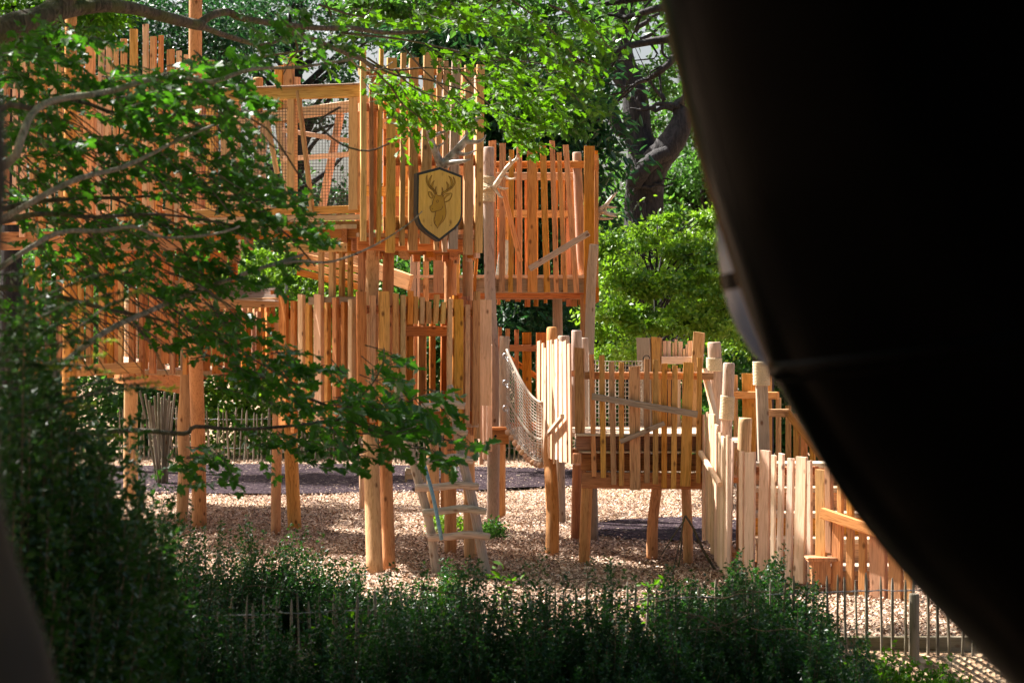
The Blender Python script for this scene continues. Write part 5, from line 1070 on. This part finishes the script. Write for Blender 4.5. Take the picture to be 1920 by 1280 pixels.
for (px, top, hw, Y, n, lab) in [
    (120, 930, 170, 9.6, 600, 'dark shrub in the lower left beside the blurred stem'), (320, 1000, 150, 10.2, 520, 'dark shrub in front of the left stretch of near fence'), (480, 1120, 120, 10.2, 420, 'dark shrub below the middle fence stakes on the left'), (620, 1130, 120, 10.4, 440, 'dark shrub low in front, below the near tower legs'),
    (760, 1085, 120, 10.8, 480, 'dark shrub low in front, left of the ladder foot'), (880, 1065, 110, 11.0, 480, 'dark shrub low in front, below the ladder'), (1010, 1070, 120, 11.0, 500, 'dark shrub low in front, below the rope bridge'), (1140, 1078, 120, 11.0, 500, 'dark shrub low in front, below the picket platform'),
    (1270, 1078, 110, 11.2, 500, 'dark shrub low in front, left of the stair shrub'), (1390, 1075, 110, 11.4, 480, 'dark shrub low in front of the stair pickets'), (1490, 1130, 100, 11.2, 380, 'dark shrub at the right end of the near thicket'), (1590, 1190, 85, 11.0, 200, 'low dark shrub sloping down to the right of the thicket')]:
    sd_ += 1; shrub('thicket_shrub', lab, px, top, hw, Y, n, seed=sd_, lsize=.025, depth=.7, val=(0, .8), per=92)
for (px, top, hw, Y, n, lab) in [(1680, 1215, 60, 12.9, 90, 'leafy green plant at the foot of the thick fence post'), (1770, 1235, 60, 12.8, 80, 'leafy green plant at the right end of the near fence'), (1620, 1195, 40, 13.1, 60, 'leafy green plant left of the thick fence post')]:
    sd_ += 1; shrub('leafy_plant', lab, px, top, hw, Y, n, 'l_oak', .040, per=16, seed=sd_, depth=.3)
for (px, top, hw, Y, n, lab) in [(815, 1070, 45, 13.4, 26, 'broad-leaved bramble with bright leaves near the ladder foot'), (640, 1090, 50, 13.2, 26, 'broad-leaved bramble with bright leaves left of the near tower legs'), (945, 985, 18, 14.6, 5, 'single tall nettle stem right of the ladder'), (1235, 1075, 40, 14.6, 22, 'sprig of weeds on the chips below the picket platform')]:
    sd_ += 1; shrub('bramble', lab, px, top, hw, Y, n, 'l_oak', .075, per=9, seed=sd_, depth=.3, kind='long')
sd_ += 1; shrub('ground_plant', 'small bright plant growing on the chips behind the ladder', 838, 958, 38, 22.5, 60, 'l_bright', .05, per=12, seed=sd_, depth=.3)
sd_ += 1; shrub('ground_plant', 'dark small plant at the foot of the square bridge post', 925, 972, 22, 21.8, 40, 'l_mid', .05, per=12, seed=sd_, depth=.2)
# yew with soft needle shoots, close on the left
def yew(name, label, px, top, hw, Y, n, seed, tipn=18):
    t = shrub(name, label, px, top, hw, Y, n, 'l_yew', .036, seed=seed, depth=.8, per=105, spread=.7, kind='dia', val=(0, 1), cat='yew'); return t
yew('yew_bush', 'dark yew bush filling the lower left behind the blurred stem', 70, 650, 230, 7.2, 1500, 51); yew('yew_bush', 'dark yew bush rising highest at the far left edge', 20, 575, 130, 6.6, 700, 53); yew('yew_bush', 'dark yew bush sloping down towards the left shrubs', 210, 840, 160, 8.0, 800, 52)
# yew shoots with yellow tips
ys = thing('yew_branch', 'blurred yew shoots with yellow new tips in front of the left tower deck', 'branch', P(0, 700, 6.6)); gs, gl, gp = G(), G(), G(); rng = np.random.default_rng(61); rr = random.Random(61)
for (x0, y0, x1, y1) in [(20, 500, 70, 518), (150, 560, 285, 545), (120, 540, 240, 505), (180, 610, 260, 548), (60, 640, 220, 640), (140, 720, 275, 708), (150, 735, 300, 717), (180, 725, 330, 728), (40, 690, 200, 665), (30, 770, 180, 760), (90, 590, 190, 560), (20, 600, 130, 625), (10, 560, 160, 585), (0, 720, 140, 745), (60, 800, 230, 820), (10, 660, 110, 690), (100, 660, 210, 700)]:
    Y = rr.uniform(6.2, 7.2); a_, b_ = P(x0-60, y0+25, Y), P(x1, y1, Y); m_ = a_.lerp(b_, .6)+Vector((0, 0, .02)); V, Fs = tube_arrays([a_, m_, b_], [.004, .003, .0015], 5, False); gs.add(V, Fs)
    n = 110; t_ = rng.uniform(0, 1, n); A_, M_, B_ = map(np.array, (a_, m_, b_)); pos = A_[None]*((1-t_)**2)[:, None]+2*M_[None]*(t_*(1-t_))[:, None]+B_[None]*(t_**2)[:, None]
    d = (B_-A_)/np.linalg.norm(B_-A_); side = rng.normal(0, 1, (n, 3))*np.array([1, 1, .4]); dirs = side/np.linalg.norm(side, axis=1, keepdims=True)+d*.6
    tip = t_ > .8; add_leaves(gl, pos[~tip], dirs[~tip], .022, 'long', rng, .4); add_leaves(gp, pos[tip], dirs[tip], .018, 'long', rng, .4)
mesh_obj('stems', gs, M['twig'], ys)['kind'] = 'stuff'; mesh_obj('needles', gl, M['l_yew'], ys); mesh_obj('new_tips', gp, M['l_tip'], ys)['kind'] = 'stuff'
# dry twig props and a dead branch
db = thing('dead_branch', 'dark bare forked branch standing on the chips below the picket platform', 'branch', P(1285, 1066, 18.9)); D = lambda x, y: P(x, y, 18.6)
polytube(db, [[(D(1352, 1085), .012), (D(1318, 1030), .012), (D(1300, 990), .011), (D(1285, 966), .010)], [(D(1284, 967), .010), (D(1279, 990), .008), (D(1277, 1030), .007), (D(1272, 1062), .006)], [(D(1283, 975), .008), (D(1262, 1005), .006), (D(1240, 1040), .005)], [(D(1278, 1000), .006), (D(1270, 1035), .005), (D(1262, 1068), .004)]], 'wood', 'twig', ns=6, k=3)
rr = random.Random(8); PP = []
for _ in range(26):
    x, y = rr.uniform(350, 1500), rr.uniform(1090, 1200); pth = []; Y = rr.uniform(10.3, 11.2); a = rr.uniform(-.6, .6)
    for k in range(6): pth.append((P(x, y, Y), .0035-.0004*k)); a += rr.uniform(-.5, .5); x += 24*math.cos(a); y += 18*math.sin(a)
    PP.append(pth)
dt = thing('dry_stems', 'tangle of thin dry stems running through the dark thicket', 'stems', P(900, 1250, 10.8)); polytube(dt, PP, 'stems', 'twigbrown', ns=5, k=3)['kind'] = 'stuff'
